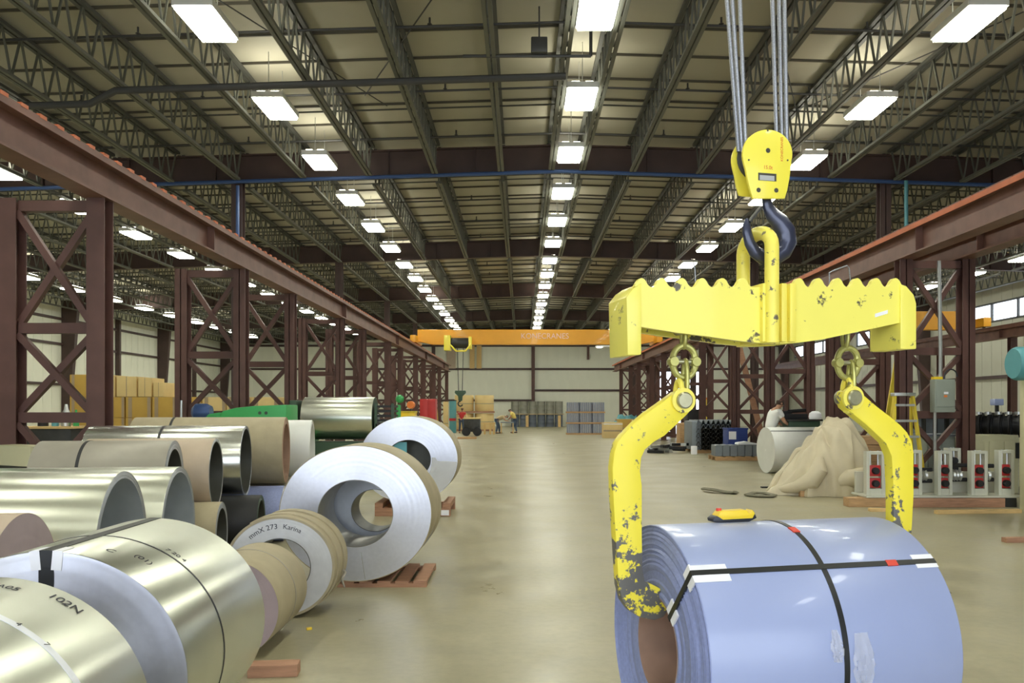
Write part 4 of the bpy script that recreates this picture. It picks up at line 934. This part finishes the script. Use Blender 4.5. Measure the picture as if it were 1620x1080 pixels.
def person(label, loc, rz, sc, bend, shirt, arm_to=(.45, .55), turn=0, detail=True):
    """bend: angle of the trunk forward (local +x is forward); arm_to: hand reach forward and height"""
    t = thing('person', label, 'person', loc, rz); t.scale = (sc, sc, sc)
    hip = Vector((-.05*math.sin(bend)*2, 0, .93)); d = Vector((math.sin(bend), 0, math.cos(bend))); n_ = Vector((math.cos(bend), 0, -math.sin(bend)))
    J = {'pel': (*hip, .115), 'wst': (*(hip+d*.14), (.13, .105)), 'chest': (*(hip+d*.34), (.155, .115)), 'neckb': (*(hip+d*.50), (.10, .085)), 'neck': (*(hip+d*.57+n_*.02), .052)}
    hd_ = hip+d*.70+n_*.06; J['jaw'] = (*(hip+d*.635+n_*.055), .066); J['head'] = (*hd_, (.078, .092)); J['crown'] = (*(hip+d*.785+n_*.05), .055); J['nose'] = (*(hip+d*.69+n_*.15), .016)
    E = [('pel', 'wst'), ('wst', 'chest'), ('chest', 'neckb'), ('neckb', 'neck'), ('neck', 'jaw'), ('jaw', 'head'), ('head', 'crown'), ('head', 'nose')]
    for s_, nm in ((1, 'l'), (-1, 'r')):
        sh = hip+d*.475+Vector((0, .185*s_, 0)); hand = Vector((arm_to[0]+hip.x, .17*s_, arm_to[1])); el = (sh+hand)/2+Vector((-.06, .08*s_, -.07)); wr_ = hand+(el-hand)*.14
        J['sh'+nm] = (*sh, .062); J['el'+nm] = (*el, .042); J['wr'+nm] = (*wr_, .029); J['pa'+nm] = (*hand, (.038, .022)); E += [('neckb', 'sh'+nm), ('sh'+nm, 'el'+nm), ('el'+nm, 'wr'+nm), ('wr'+nm, 'pa'+nm)]
        fd = (hand-el).normalized()
        for q in range(4):
            f0 = hand+fd*.045+Vector((0, (-.027+.018*q)*1.0, 0)); f1 = f0+fd*(.034+.006*(q in (1, 2))); f2_ = f1+fd*.02+Vector((0, 0, -.022))
            J['f%d%s' % (q, nm)] = (*f0, .0095); J['g%d%s' % (q, nm)] = (*f1, .0085); J['h%d%s' % (q, nm)] = (*f2_, .0075); E += [('pa'+nm, 'f%d%s' % (q, nm)), ('f%d%s' % (q, nm), 'g%d%s' % (q, nm)), ('g%d%s' % (q, nm), 'h%d%s' % (q, nm))]
        th_ = hand+Vector((0, -.04*s_, 0))+fd*.02; J['th'+nm] = (*th_, .010); J['ti'+nm] = (*(th_+fd*.035+Vector((0, -.008*s_, -.01))), .0085); E += [('pa'+nm, 'th'+nm), ('th'+nm, 'ti'+nm)]
        fx = .10*s_
        J['hp'+nm] = (hip.x, .09*s_, .87, .092); J['kn'+nm] = (.02+fx*.5, .105*s_, .48, .058); J['an'+nm] = (-.02+fx, .11*s_, .085, .042); J['to'+nm] = (.15+fx, .125*s_, .035, .034)
        E += [('pel', 'hp'+nm), ('hp'+nm, 'kn'+nm), ('kn'+nm, 'an'+nm), ('an'+nm, 'to'+nm)]
    skin('body', J, E, 'skin', t, 2)
    g = lambda k, r: (*J[k][:3], r)
    sp_ = {'pel': g('pel', (.150, .128)), 'wst': g('wst', (.178, .14)), 'chest': g('chest', (.215, .158)), 'neckb': g('neckb', (.150, .118))}; se = [('pel', 'wst'), ('wst', 'chest'), ('chest', 'neckb')]
    for nm in 'lr':
        m0 = Vector(J['sh'+nm][:3]).lerp(Vector(J['el'+nm][:3]), .62); sp_['sh'+nm] = g('sh'+nm, .095); sp_['sl'+nm] = (*m0, .078); se += [('neckb', 'sh'+nm), ('sh'+nm, 'sl'+nm)]
    skin('shirt', sp_, se, shirt, t, 2)
    jp = {'pel': g('pel', (.14, .124))}; je = []
    for nm in 'lr':
        a = Vector(J['an'+nm][:3])+Vector((0, 0, .0)); jp['hp'+nm] = g('hp'+nm, .112); jp['kn'+nm] = g('kn'+nm, .078); jp['an'+nm] = (*a, .062); je += [('pel', 'hp'+nm), ('hp'+nm, 'kn'+nm), ('kn'+nm, 'an'+nm)]
        sh_ = {'a': (J['an'+nm][0]-.05, J['an'+nm][1], .045, .046), 'b': (J['an'+nm][0]+.06, J['an'+nm][1], .045, .046), 'c': (J['to'+nm][0]+.02, J['to'+nm][1], .036, .036)}
        skin('shoe', sh_, [('a', 'b'), ('b', 'c')], 'shoe', t, 1)
    skin('trousers', jp, je, 'jeans', t, 1)
    hc = hd_+d*.035-n_*.012; m_ = MB(); rot = Matrix.Translation(hc) @ Matrix.Rotation(bend, 4, 'Y') @ Matrix.Rotation(PI/2, 4, 'X')
    m_.lathe([(.001, -.098)]+[(.098*math.sin(q), -.098*math.cos(q)) for q in (.3, .6, .9, 1.2, 1.5)]+[(.085, .02), (.07, .015), (.001, -.05)], 18, rot, 1, .86); obj('hair', m_, 'hair', t)
    for s_ in (-1, 1):
        m_ = MB(); c = hd_+Vector((0, .088*s_, 0))-n_*.005; m_.lathe([(0, -.012), (.018, -.006), (.026, 0), (.018, .008), (0, .012)], 10, Matrix.Translation(c)); obj('ear', m_, 'skin', t)
        m_ = MB(); c = hd_+n_*.086+Vector((0, .032*s_, 0))+d*.01; m_.lathe([(0, -.011), (.008, -.008), (.011, 0), (.008, .008), (0, .011)], 8, Matrix.Translation(c)); obj('eye', m_, 'black_plastic', t)
    m_ = MB(); c = hd_+n_*.084-d*.055; m_.box(-.006, .008, -.022, .022, -.004, .004, M=Matrix.Translation(c)); obj('mouth', m_, 'mauve_face', t)
    return t
person('person in a white T-shirt and jeans leaning over a bench behind the white coil', (P(1219, 0, 22.9).x, 22.9, 0), .15, 1.12, .32, 'shirt_white', (.52, 1.02))
t, w_, h_ = hbox('work_bench', 'dark grey bench the person in white leans over', 'bench', 1248, 1298, 666, 740, 22.6, .8, 'green_dark')
m_ = MB(); m_.box(-w_-.05, w_+.05, -.45, .45, h_, h_+.05); obj('bench_top', m_, 'dark_steel', t, bevel=.008)
bz = h_+.051; bx = t.location.x
m_ = MB(); m_.box(-.30, .30, -.16, .16, 0, .14); m_.box(-.34, -.10, -.1, .1, .14, .22); m_.tube([(-.2, 0, .2), (.3, 0, .24)], .05, 10); tag(obj('bench_machine', m_, 'black_iron', None, (bx-.12, 23.05, bz), bevel=.01), 'dark tool lying on the grey bench near the person in white', 'tool')
m_ = MB(); m_.lathe([(0, 0), (.15, 0), (.17, .06), (.15, .16), (.08, .21), (0, .22)], 16, Matrix.Rotation(PI/2, 4, 'X')); tag(obj('white_bag', m_, 'white_card', None, (bx+.30, 22.66, bz+.0)), 'rounded white bundle on the grey bench', 'bundle')
# objects along the right of the aisle further back
def crate(name, label, cat, px0, px1, py0, py1, Y, d, mt, trim='wood', group=None):
    a, b = P(px0, py1, Y), P(px1, py0, Y); z0 = max(0, a.z); w_ = (b.x-a.x)/2; t = thing(name, label, cat, ((a.x+b.x)/2, Y+d/2, z0 if z0 > .12 else 0), 0, group); h_ = b.z-t.location.z
    m_ = MB(); m_.box(-w_, w_, -d/2, d/2, 0, h_); obj('body', m_, mt, t, bevel=.02)
    m_ = MB(); m_.box(-w_-.01, w_+.01, -d/2-.012, -d/2-.001, h_*.42, h_*.52); obj('band', m_, trim, t, smooth=False); return t
ss = thing('sheet_stack', 'stack of grey ribbed steel sheets with dark ends, right of the aisle', 'sheet stack', (P(1133, 0, 31).x, 31.8, 0)); zt_ = P(0, 664, 31).z
for i in range(7):
    z0, z1 = .12+(zt_-.12)*i/7, .12+(zt_-.12)*(i+1)/7-.03; m_ = MB(); nn = 8; x0 = -.72
    prof = []
    for q in range(nn): prof += [(x0+q*.18, z0), (x0+q*.18+.05, z1), (x0+q*.18+.10, z1), (x0+q*.18+.14, z0)]
    prof = prof+[(x0+nn*.18-.04, z0-.0)]; up_ = [(a, b+.026) for a, b in prof[::-1]]
    off = random.uniform(-.04, .04); m_.prism(prof+up_, -.8+off, .8+off); obj('ribbed_sheet', m_, 'slate_sheet' if i > 4 else 'dark_steel', ss, smooth=False)
m_ = MB(); m_.box(-.74, .74, -.7, -.58, 0, .12); m_.box(-.74, .74, .58, .7, 0, .12); obj('timber', m_, 'wood', ss, smooth=False)
for k, px in enumerate((1102,)):
    m_ = MB(); m_.box(-.16, .18, -.75, .75, .12, zt_-.05); obj('side_pack', m_, 'slate_sheet', ss, (P(px, 0, 31).x-ss.location.x, 0, 0), bevel=.04)
crate('wood_crate', 'orange-tan wood crate left of the ribbed sheet stack', 'crate', 1076, 1092, 669, 712, 33.5, .8, 'wood')
crate('black_crate', 'black crate on the floor behind the ribbed sheet stack', 'crate', 1088, 1116, 648, 706, 36.2, .9, 'black_iron', 'dark_steel')
t = crate('blue_bin', 'dark blue bin with a white paper, left of the person in white', 'bin', 1152, 1183, 677, 723.5, 27.9, .75, 'blue_bin', 'blue_bin')
m_ = MB(); m_.box(-.30, -.06, -.39, -.380, .62, .88); obj('paper', m_, 'white_card', t, smooth=False)
m_ = MB(); m_.box(-.34, .34, -.385, .385, .94, .99); obj('rim', m_, 'blue_bin', t, bevel=.01)
pl_ = pallet('low pallet carrying grey metal parts on the right of the aisle', (P(1172, 0, 27).x, 27.2, 0), 0, 1.75, 1.0, .13)
for i in range(6):
    m_ = MB(); m_.prism([(-.11, 0), (.11, 0), (.11, .34), (.04, .36), (-.11, .34)], -.3, .3); tag(obj('metal_part', m_, 'slate_sheet', None, (pl_.location.x-.74+i*.235, 27.1, .1305), smooth=False, bevel=.01), 'grey upright metal part, %s from the left on the low pallet' % ORD[i], 'metal part', 'grey parts on the low pallet')
m_ = MB(); m_.lathe([(0, 0), (.24, 0), (.22, .2), (.1, .32), (0, .34)], 14, Matrix.Rotation(PI/2, 4, 'X')); tag(obj('scrap_heap', m_, 'black_iron', None, (pl_.location.x+.80, 27.3, .1305)), 'dark scrap bundle at the right end of the low pallet', 'scrap')
m_ = MB(); m_.prism([(-.3, 0), (.3, 0), (.28, .04), (0, .09), (-.28, .05)], -.25, .25); tag(obj('white_sheet', m_, 'white_card', None, (pl_.location.x+.2, 27.15, .495), smooth=False), 'white sheet lying over the grey parts on the low pallet', 'sheet')
m_ = MB(); m_.box(-.10, .10, -.09, .09, 0, .30); tag(obj('white_block', m_, 'white_card', None, (P(1098, 0, 30.3).x, 30.3, 0), bevel=.02), 'small white block on the floor before the ribbed sheet stack', 'block')
m_ = MB(); m_.bar((P(1212, 0, 29.8).x, 29.8, .06), (P(1165, 0, 30.3).x, 30.2, 4.1), .20, .06, (0, 1, 0)); tag(obj('leaning_plank', m_, 'wood_red', None, smooth=False), 'long tan plank leaning against the right towers behind the blue bin', 'plank')
hp_ = thing('dark_scrap_pile', 'low pile of dark metal scrap behind the left lifting arm', 'scrap', (P(1058, 0, 31.0).x, 31.4, 0)); rng = random.Random(3)
for i in range(14):
    m_ = MB(); L_ = rng.uniform(.3, .8); m_.box(-L_/2, L_/2, -.07, .07, -.05, .05); obj('bar', m_, 'black_iron' if i % 3 else 'aluminium', hp_, (rng.uniform(-.55, .55), rng.uniform(-.4, .4), .06+.06*(i//3)), (0, 0, rng.uniform(0, 3)), smooth=False)
t, w_, h_ = hbox('yellow_stand', 'small yellow stand behind the ribbed sheet stack', 'stand', 1118, 1126, 632, 690, 40, .3, 'ladder_yellow')
m_ = MB(); m_.lathe([(0, 0), (.12, 0), (.12, .1), (0, .1)], 12, Matrix.Translation((0, 0, h_)) @ Matrix.Rotation(PI/2, 4, 'X')); obj('beacon', m_, 'orange_paint', t)
t = crate('wrapped_box', 'kraft box with a white top, right of the can stack', 'box', 955, 985, 668, 690, 46.5, 1.1, 'carton', 'carton_band'); m_ = MB(); m_.box(-.52, .52, -.56, .56, .735, .80); obj('white_lid', m_, 'white_card', t, bevel=.03)
crate('wrapped_box', 'brown box behind the left lifting arm beside the white topped one', 'box', 979, 1003, 663, 688, 48.5, 1.0, 'carton_mustard', 'carton_band')
crate('wrapped_box', 'pale box partly behind the left lifting arm', 'box', 1003, 1028, 664, 690, 46, 1.0, 'carton', 'carton_band')
hb_ = thing('covered_pallet', 'pile under a green-grey sheet beyond the boxes on the right', 'covered pile', (P(1010, 0, 54).x, 54.5, 0))
m_ = MB(); m_.box(-1.35, 1.35, -.6, .6, 0, .95); obj('base', m_, 'carton_band', hb_, bevel=.03)
vs = []; nx, ny = 26, 12
for j in range(ny+1):
    for i in range(nx+1):
        x, y = -1.5+3*i/nx, -.75+1.5*j/ny; e = min(1, min(i, nx-i, j*1.5, (ny-j)*1.5)/3); vs.append((x, y, .62+.36*e+(.26*math.sin(i*.55)*math.sin(j*.7)+.12*math.sin(i*1.3+j))*e*.8+.03))
m_ = MB(); m_.add(vs, [(j*(nx+1)+i, j*(nx+1)+i+1, (j+1)*(nx+1)+i+1, (j+1)*(nx+1)+i) for j in range(ny) for i in range(nx)]); obj('cover_sheet', m_, 'teal_paint', hb_)
for v in hb_.children[-1].data.vertices: v.co.z = max(v.co.z, .96) if abs(v.co.x) < 1.3 and abs(v.co.y) < .58 else v.co.z
# bundles of cans: three layers of three on boards
m_ = MB()
for i in range(6): m_.lathe([(0, 0), (.057, 0), (.057, .56), (0, .56)], 12, Matrix.Translation((-.31+i*.124, -.31, 0)) @ Matrix.Rotation(PI/2, 4, 'X'))
CB = m_.mesh('can_row', 'can_blue')
m_ = MB()
for i in range(5): m_.box(-.26+i*.124-.012, -.26+i*.124+.012, -.345, -.33, .02, .54)
CWm = m_.mesh('can_label', 'can_white'); m_ = MB(); m_.box(-.37, .37, -.27, .36, 0, .555); CBB = m_.mesh('can_block', 'can_blue', bevel=.01)
m_ = MB(); m_.box(-1.2, 1.2, -.38, .38, 0, .10); BDm = m_.mesh('pallet_deck', 'wood', False)
cx_ = P(927, 0, 52.5).x; LN = ['bottom', 'middle', 'top']; PN = ['left', 'middle', 'right']
for l in range(3):
    tag(link('deck_boards', BDm, None, (cx_, 53, l*.665)), 'boards under the %s layer of the can stack' % LN[l], 'boards', 'boards of the can stack')
    for k in range(3):
        t = thing('can_bundle', 'bundle of blue-grey cans, %s of the %s layer in the can stack' % (PN[k], LN[l]), 'can bundle', (cx_-.78+k*.78, 53, .101+l*.665), 0, 'can bundles'); link('can_block', CBB, t); link('can_row', CB, t); link('can_label', CWm, t)
# bins before the back wall
def drum(h_, r, mt):
    m_ = MB(); R_ = Matrix.Rotation(PI/2, 4, 'X'); m_.lathe([(0, 0), (r, 0), (r, .02), (r*.97, .04), (r*.97, h_*.33), (r, h_*.35), (r*.97, h_*.37), (r*.97, h_*.66), (r, h_*.68), (r*.97, h_*.70), (r*.97, h_-.04), (r, h_-.02), (r, h_), (r*.9, h_), (r*.9, h_-.03), (0, h_-.03)], 20, R_); return m_
DG = drum(1.10, .37, 'drum_grey').mesh('drum_body', 'drum_grey'); DB = drum(1.08, .36, 'drum_blue').mesh('drum_body', 'drum_blue')
for i in range(6):
    xx = P(815+i*13.8, 0, 74.5).x; t = tag(link('steel_drum', DB, None, (xx, 74.6, 0)), 'blue-grey drum, %s from the left in the lower row by the back wall' % ORD[i], 'drum', 'drums by the back wall')
    t = tag(link('steel_drum', DG, None, (xx, 74.6, 1.085+.04)), 'olive grey drum, %s from the left in the upper row by the back wall' % ORD[i], 'drum', 'drums by the back wall')
m_ = MB(); m_.box(-2.4, 2.4, -.38, .38, 1.082, 1.123); tag(obj('drum_board', m_, 'wood_pale', None, (P(849, 0, 74.5).x, 74.6, 0), smooth=False), 'pale board laid between the two rows of drums', 'board')
for px, nm in ((834, 'left'), (885, 'right')):
    m_ = MB(); m_.box(-.12, .12, -.08, .08, 0, 1.0); tag(obj('wood_post', m_, 'wood_pale', None, (P(px, 0, 73.5).x, 73.6, 0), smooth=False, bevel=.01), 'pale upright board standing before the drums, the %s one' % nm, 'board')
# kraft coils standing on end on boards
Rk = Matrix.Rotation(PI/2, 4, 'X'); m_ = MB(); m_.lathe([(.3, .0), (.66, .0), (.68, .03), (.68, 1.1), (.66, 1.13), (.3, 1.13)], 40, Rk, closed=True); KM = m_.mesh('wound_body', 'carton')
m_ = MB(); m_.lathe([(.681, .5), (.688, .5), (.688, .56), (.681, .56)], 40, Rk, closed=True); KB = m_.mesh('strap', 'kraft')
kx = P(749, 0, 60).x
for l, z in ((0, .13), (1, 1.42)):
    m_ = MB(); m_.box(-1.45, 1.45, -.7, .7, 0, .12); tag(obj('deck_boards', m_, 'wood_red', None, (kx, 61, z-.125), smooth=False), 'brown boards under the %s upright kraft coils' % ('lower' if l == 0 else 'upper'), 'boards')
    for i in range(2):
        t = thing('kraft_coil', 'kraft wrapped coil on end, %s one of the %s tier before the back wall' % (('left', 'right')[i], ('lower', 'upper')[l]), 'coil', (kx-.72+i*1.44, 61, z), 0, 'upright kraft coils'); link('wound_body', KM, t); link('strap', KB, t)
# workers and their things
person('person in a red shirt and jeans standing by the dark cart far back', (P(730, 0, 56).x, 56, 0), -1.2, .98, .25, 'shirt_red', (.35, .95))
person('person in jeans and tan shirt bent over a low table far back', (P(788, 0, 55).x, 55, 0), 0, 1.0, 1.25, 'shirt_tan', (.72, .80))
person('person in a yellow shirt facing the low table from its right', (P(814, 0, 56).x, 56.2, 0), PI-.2, .98, .5, 'shirt_yellow', (.42, .95))
t = thing('low_table', 'low work table between the two bending people', 'table', (P(801, 0, 55.3).x+.06, 55.0, 0)); m_ = MB(); m_.box(-.42, .42, -.3, .3, .68, .74); obj('tabletop', m_, 'slate_sheet', t)
for sx in (-1, 1):
    for sy in (-1, 1): m_ = MB(); m_.box(sx*.38-.03, sx*.38+.03, sy*.26-.03, sy*.26+.03, 0, .68); obj('leg', m_, 'wood_pale', t, smooth=False)
t = thing('dark_cart', 'dark wheeled cart with a pale top beside the person in red', 'cart', (P(747, 0, 50).x, 50.5, 0)); m_ = MB(); m_.box(-.5, .45, -.5, .5, .25, 1.0); obj('body', m_, 'dark_steel', t, bevel=.05); m_ = MB(); m_.box(-.55, .5, -.55, .55, 1.0, 1.08); obj('top', m_, 'carton', t, bevel=.01)
for sx in (-.35, .3):
    m_ = MB(); m_.lathe([(0, -.08), (.24, -.08), (.26, -.04), (.26, .04), (.24, .08), (0, .08)], 18, Matrix.Translation((sx, -.5, .26))); obj('wheel', m_, 'black_iron', t)
m_ = MB(); m_.box(-.5, .5, -.3, .3, 0, .10); tag(obj('wood_pallet', m_, 'wood', None, (P(738, 0, 45).x, 45.5, 0), smooth=False, bevel=.02), 'flat wood board on the floor in front of the dark cart', 'board')
t = thing('wood_bench', 'pale wood bench between the dark cart and the bending person', 'bench', (P(770, 0, 54).x, 53.6, 0)); m_ = MB(); m_.box(-.55, .55, -.35, .35, .66, .74); obj('bench_top', m_, 'wood_pale', t, smooth=False)
for xx in (-.48, -.1, .25, .48): m_ = MB(); m_.box(xx-.06, xx+.06, -.33, -.25, 0, .66); obj('leg', m_, 'wood_pale', t, smooth=False)
# ------------------------------------------------------------------ left background
def flat(name, label, cat, px0, px1, py0, Y, d, mt, **k): return hbox(name, label, cat, px0, px1, py0, 700, Y, d, mt, **k)
t, w_, h_ = flat('cream_panel', 'tall cream panel standing before the last left tower', 'panel', 701, 709, 635, 55, .15, 'carton')
m_ = MB(); m_.box(-w_, w_, -.09, -.076, h_*.3, h_*.33); obj('crossbar', m_, 'kraft', t)
t, w_, h_ = flat('teal_cabinet', 'teal cabinet standing right of the cream panel', 'cabinet', 711, 721, 634, 56, .6, 'teal_paint'); m_ = MB(); m_.box(-w_-.01, w_+.01, -.32, -.302, h_*.38, h_*.46); obj('stripe', m_, 'red_paint', t); m_ = MB(); m_.box(-w_-.02, w_+.02, -.32, .32, h_, h_+.06); obj('top', m_, 'dark_steel', t)
t, w_, h_ = flat('red_cabinet', 'red cabinet behind the farthest silver coil', 'cabinet', 664, 689, 631, 38, .8, 'red_paint'); m_ = MB(); m_.box(-w_*.95, -.01, -.42, -.401, .1, h_-.06); obj('door', m_, 'red_paint', t, bevel=.005); m_ = MB(); m_.box(.01, w_*.95, -.42, -.401, .1, h_-.06); obj('door', m_, 'red_paint', t, bevel=.005)
t, w_, h_ = flat('yellow_bin', 'yellow bin in front of the red cabinet', 'bin', 632, 656, 650, 33, .7, 'remote_yellow'); m_ = MB(); m_.box(-w_-.02, w_+.02, -.37, .37, h_-.06, h_); obj('rim', m_, 'ladder_yellow', t)
t, w_, h_ = flat('orange_motor', 'orange motor on a stand above the yellow bin', 'motor', 649, 651, 645, 35, .1, 'dark_steel'); m_ = MB(); m_.lathe([(0, -.22), (.14, -.22), (.16, -.15), (.16, .15), (.10, .22), (0, .22)], 16, Matrix.Translation((0, 0, h_+.12))); obj('motor', m_, 'orange_paint', t)
t, w_, h_ = flat('green_post', 'green machine post with a round green head behind the silver coils', 'machine', 627, 633, 640, 30, .2, 'machine_green'); m_ = MB(); m_.lathe([(0, -.12), (.10, -.1), (.15, 0), (.10, .1), (0, .12)], 16, Matrix.Translation((.04, 0, h_+.20))); obj('head', m_, 'machine_green', t)
t = thing('small_ladder', 'small yellow stepladder beside the red cabinet', 'ladder', (P(688, 0, 42).x, 42, 0))
for s_ in (-1, 1): m_ = MB(); m_.bar((s_*.2, -.3, 0), (s_*.09, 0, 1.6), .06, .06); obj('front_rail', m_, 'ladder_yellow', t); m_ = MB(); m_.bar((s_*.2, .3, 0), (s_*.09, .03, 1.6), .05, .05); obj('rear_rail', m_, 'ladder_yellow', t)
for i in range(5): z = .25+.28*i; m_ = MB(); m_.box(-.2+.018*i, .2-.018*i, -.3+.053*i-.04, -.3+.053*i+.04, z, z+.03); obj('tread', m_, 'aluminium', t)
# uncoiler with its bright roll
t = thing('uncoiler', 'uncoiler stand with a dark slatted frame right of the shiny roll', 'machine', (0, 20, 0)); zc = P(0, 661.5, 20).z
m_ = MB(); m_.tube([(P(468, 0, 20).x, 0, zc), (P(600, 0, 20).x, 0, zc)], .09, 14); obj('mandrel', m_, 'aluminium', t)
m_ = MB(); m_.box(P(594, 0, 20).x+.05, P(627, 0, 20).x, -.4, .4, 0, P(0, 668, 20).z); obj('headstock', m_, 'dark_steel', t, bevel=.02)
for i in range(4): z = P(0, 668, 20).z+.02+i*.11; m_ = MB(); m_.box(P(598, 0, 20).x, P(626, 0, 20).x, -.38, .38, z, z+.05); obj('slat', m_, 'black_iron', t, smooth=False)
for px in (599, 625): m_ = MB(); m_.box(P(px, 0, 20).x-.03, P(px, 0, 20).x+.03, -.4, -.34, 0, zc+.35); obj('post', m_, 'green_dark', t, smooth=False)
m_ = MB(); m_.box(P(468, 0, 20).x-.04, P(468, 0, 20).x+.12, -.45, .45, 0, zc+.42); obj('tailstock', m_, 'green_dark', t, bevel=.03)
m_ = MB(); m_.box(P(490, 0, 20).x, P(500, 0, 20).x, -.55, .3, 0, P(0, 694, 20).z); obj('green_foot', m_, 'machine_green', t, bevel=.02); m_ = MB(); m_.box(P(500, 0, 20).x+.01, P(588, 0, 20).x, -.5, .4, 0, P(0, 698, 20).z); obj('base', m_, 'green_dark', t, bevel=.02)
xcoil('bright shiny roll of sheet mounted on the uncoiler behind the left coils', P(595, 0, 20).x-.02, 1.63, 20, zc, .495, .16, 'galvanised', 'green_dark', 'bore_dark', 61, name='sheet_roll')
# green machine in front of the left towers
t = thing('green_machine', 'green painted machine with a sloped cowl behind the stacked coils', 'machine', (0, 15.5, 0))
q = [(P(a, 0, 15.5).x, P(0, b, 15.5).z) for a, b in ((345, 664), (352, 650), (372, 645), (400, 642), (453, 640), (453, 720), (345, 720))]; m_ = MB(); m_.prism(q, 0, .8); obj('cowl', m_, 'machine_green', t, bevel=.02)
q = [(P(a, 0, 15.5).x, P(0, b, 15.5).z) for a, b in ((318, 664), (326, 655), (345, 652), (345, 720), (318, 720))]; m_ = MB(); m_.prism(q, .1, .7); obj('end_cover', m_, 'machine_green', t, bevel=.02)
for px in (411, 421): a = P(px, 653, 15.5); m_ = MB(); m_.lathe([(0, -.006), (.03, -.006), (.03, .002), (0, .002)], 14, Matrix.Translation((a.x, 0, a.z))); obj('port', m_, 'green_dark', t)
m_ = MB(); m_.lathe([(0, -.16), (.12, -.16), (.16, -.08), (.16, .12), (.1, .18), (0, .18)], 16, Matrix.Translation((P(311, 0, 15.5).x, .3, P(0, 652, 15.5).z)) @ Matrix.Rotation(PI/2, 4, 'Z')); obj('blue_motor', m_, 'pipe_blue', t)
m_ = MB(); m_.box(P(302, 0, 15.5).x, P(318, 0, 15.5).x, .15, .5, 0, P(0, 660, 15.5).z); obj('motor_base', m_, 'green_dark', t)
m_ = MB(); m_.tube([(P(284, 0, 14.5).x, 14.5, 0), (P(287, 0, 14.5).x, 14.5, P(0, 633, 14.5).z)], .02, 8); tag(obj('steel_rod', m_, 'conduit'), 'thin upright steel rod left of the green machine', 'rod')
m_ = MB(); m_.box(-.14, .10, -.12, .12, 0, 4.25); m_.box(-.25, .25, -.25, .25, 0, .04); tag(obj('green_column', m_, 'machine_green', None, (-7.10, 11.5, 0), smooth=False), 'green column cut off by the left picture edge', 'column')
t = thing('metal_trough', 'cream metal trough lying at the left edge before the first tower', 'trough', (P(30, 0, 10.2).x, 10.3, 0), -.5)
zt_ = P(0, 706, 10).z; m_ = MB(); m_.prism([(-.28, 0), (.28, 0), (.24, zt_-.24), (-.24, zt_-.24)], -.2, .2); obj('support', m_, 'dark_steel', t)
m_ = MB(); m_.box(-.42, .42, -.18, -.14, zt_-.235, zt_); m_.box(-.42, .42, .14, .18, zt_-.235, zt_); m_.box(-.42, .42, -.14, .14, zt_-.04, zt_); m_.box(-.42, .42, -.14, .14, zt_-.235, zt_-.2); obj('channel', m_, 'cream_cabinet', t, smooth=False)
for s_ in (-.1, .1): m_ = MB(); m_.lathe([(0, -.01), (.02, -.01), (.02, .0), (0, 0)], 10, Matrix.Translation((.421, s_*1.6, zt_-.12)) @ Matrix.Rotation(-PI/2, 4, 'Z')); obj('bolt', m_, 'black_iron', t)
# cluttered bench seen through the first tower
t, w_, h_ = hbox('supply_bench', 'dark bench with bottles seen through the first left tower', 'bench', 30, 112, 678, 760, 15.2, .9, 'dark_steel')
m_ = MB(); m_.box(-w_-.03, w_+.03, -.48, .48, h_, h_+.04); obj('bench_top', m_, 'wood_pale', t, smooth=False)
bx, bz = t.location.x, h_+.041
for i, (dx, r, hh, mt, lb) in enumerate(((.22, .08, .40, 'aluminium', 'shiny metal flask on the dark bench seen through the first left tower'), (.02, .06, .22, 'teal_paint', 'teal can on the dark bench left of the shiny flask'), (-.2, .09, .16, 'black_iron', 'squat black can on the dark bench seen through the first left tower'), (.40, .05, .3, 'machine_green', 'green bottle on the dark bench right of the shiny flask'))):
    m_ = MB(); m_.lathe([(0, 0), (r, 0), (r, hh*.55), (r*.5, hh*.75), (r*.3, hh), (0, hh)], 16, Matrix.Rotation(PI/2, 4, 'X')); tag(obj('flask', m_, mt, None, (bx+dx, 15.5, bz)), lb, 'bottle')
# cartons before the left wall
def cartons(px0, px1, py0, py1, Y, mt, lb, stripe=True, d=1.6):
    a, b = P(px0, py1, Y), P(px1, py0, Y); w_ = (b.x-a.x)/2-.012; z0 = max(0, a.z); t = thing('carton', lb, 'carton', ((a.x+b.x)/2, Y+d/2, z0), 0, 'big cartons before the left wall'); h_ = b.z-z0-.012
    m_ = MB(); m_.box(-w_, w_, -d/2, d/2, 0, h_); obj('box', m_, mt, t, bevel=.02)
    if stripe:
        for s_ in (-.62, .9): m_ = MB(); m_.box(s_*w_-.18*w_ if s_ < 0 else w_*.72, s_*w_+.12*w_ if s_ < 0 else w_*.99, -d/2-.012, -d/2-.001, .01, h_-.01); obj('sleeve', m_, 'carton_band', t, smooth=False)
    else: m_ = MB(); m_.box(-.04*w_, .04*w_, -d/2-.008, -d/2-.001, 0, h_); obj('tape', m_, 'carton_band', t, smooth=False)
XS = [(110, 141), (166, 197), (198.5, 239), (240.5, 279), (281, 318), (319.5, 357), (358.5, 396), (397.5, 440)]
for r, (py0, py1, nm) in enumerate(((660.5, 700, 'bottom'), (627.5, 660.5, 'middle'))):
    for i, (a, b) in enumerate(XS): cartons(a, b, py0, py1, 44, 'carton_mustard' if i < 5 else 'carton', 'big mustard carton, %s from the left in the %s tier' % (ORD[i], nm) if i < 5 else 'big kraft carton, %s from the left in the %s tier' % (ORD[i], nm))
cartons(110, 141, 592, 627.5, 44, 'carton_mustard', 'mustard carton topping the leftmost carton stack')
for a, b, y, nm in ((170, 182, 593, 'narrow'), (184, 216, 595, 'second'), (218, 240, 597, 'third'), (242, 259, 604.5, 'lowest, rightmost')): cartons(a, b, y, 627.5, 44, 'carton', 'pale carton of the top tier, the %s one' % nm, False)
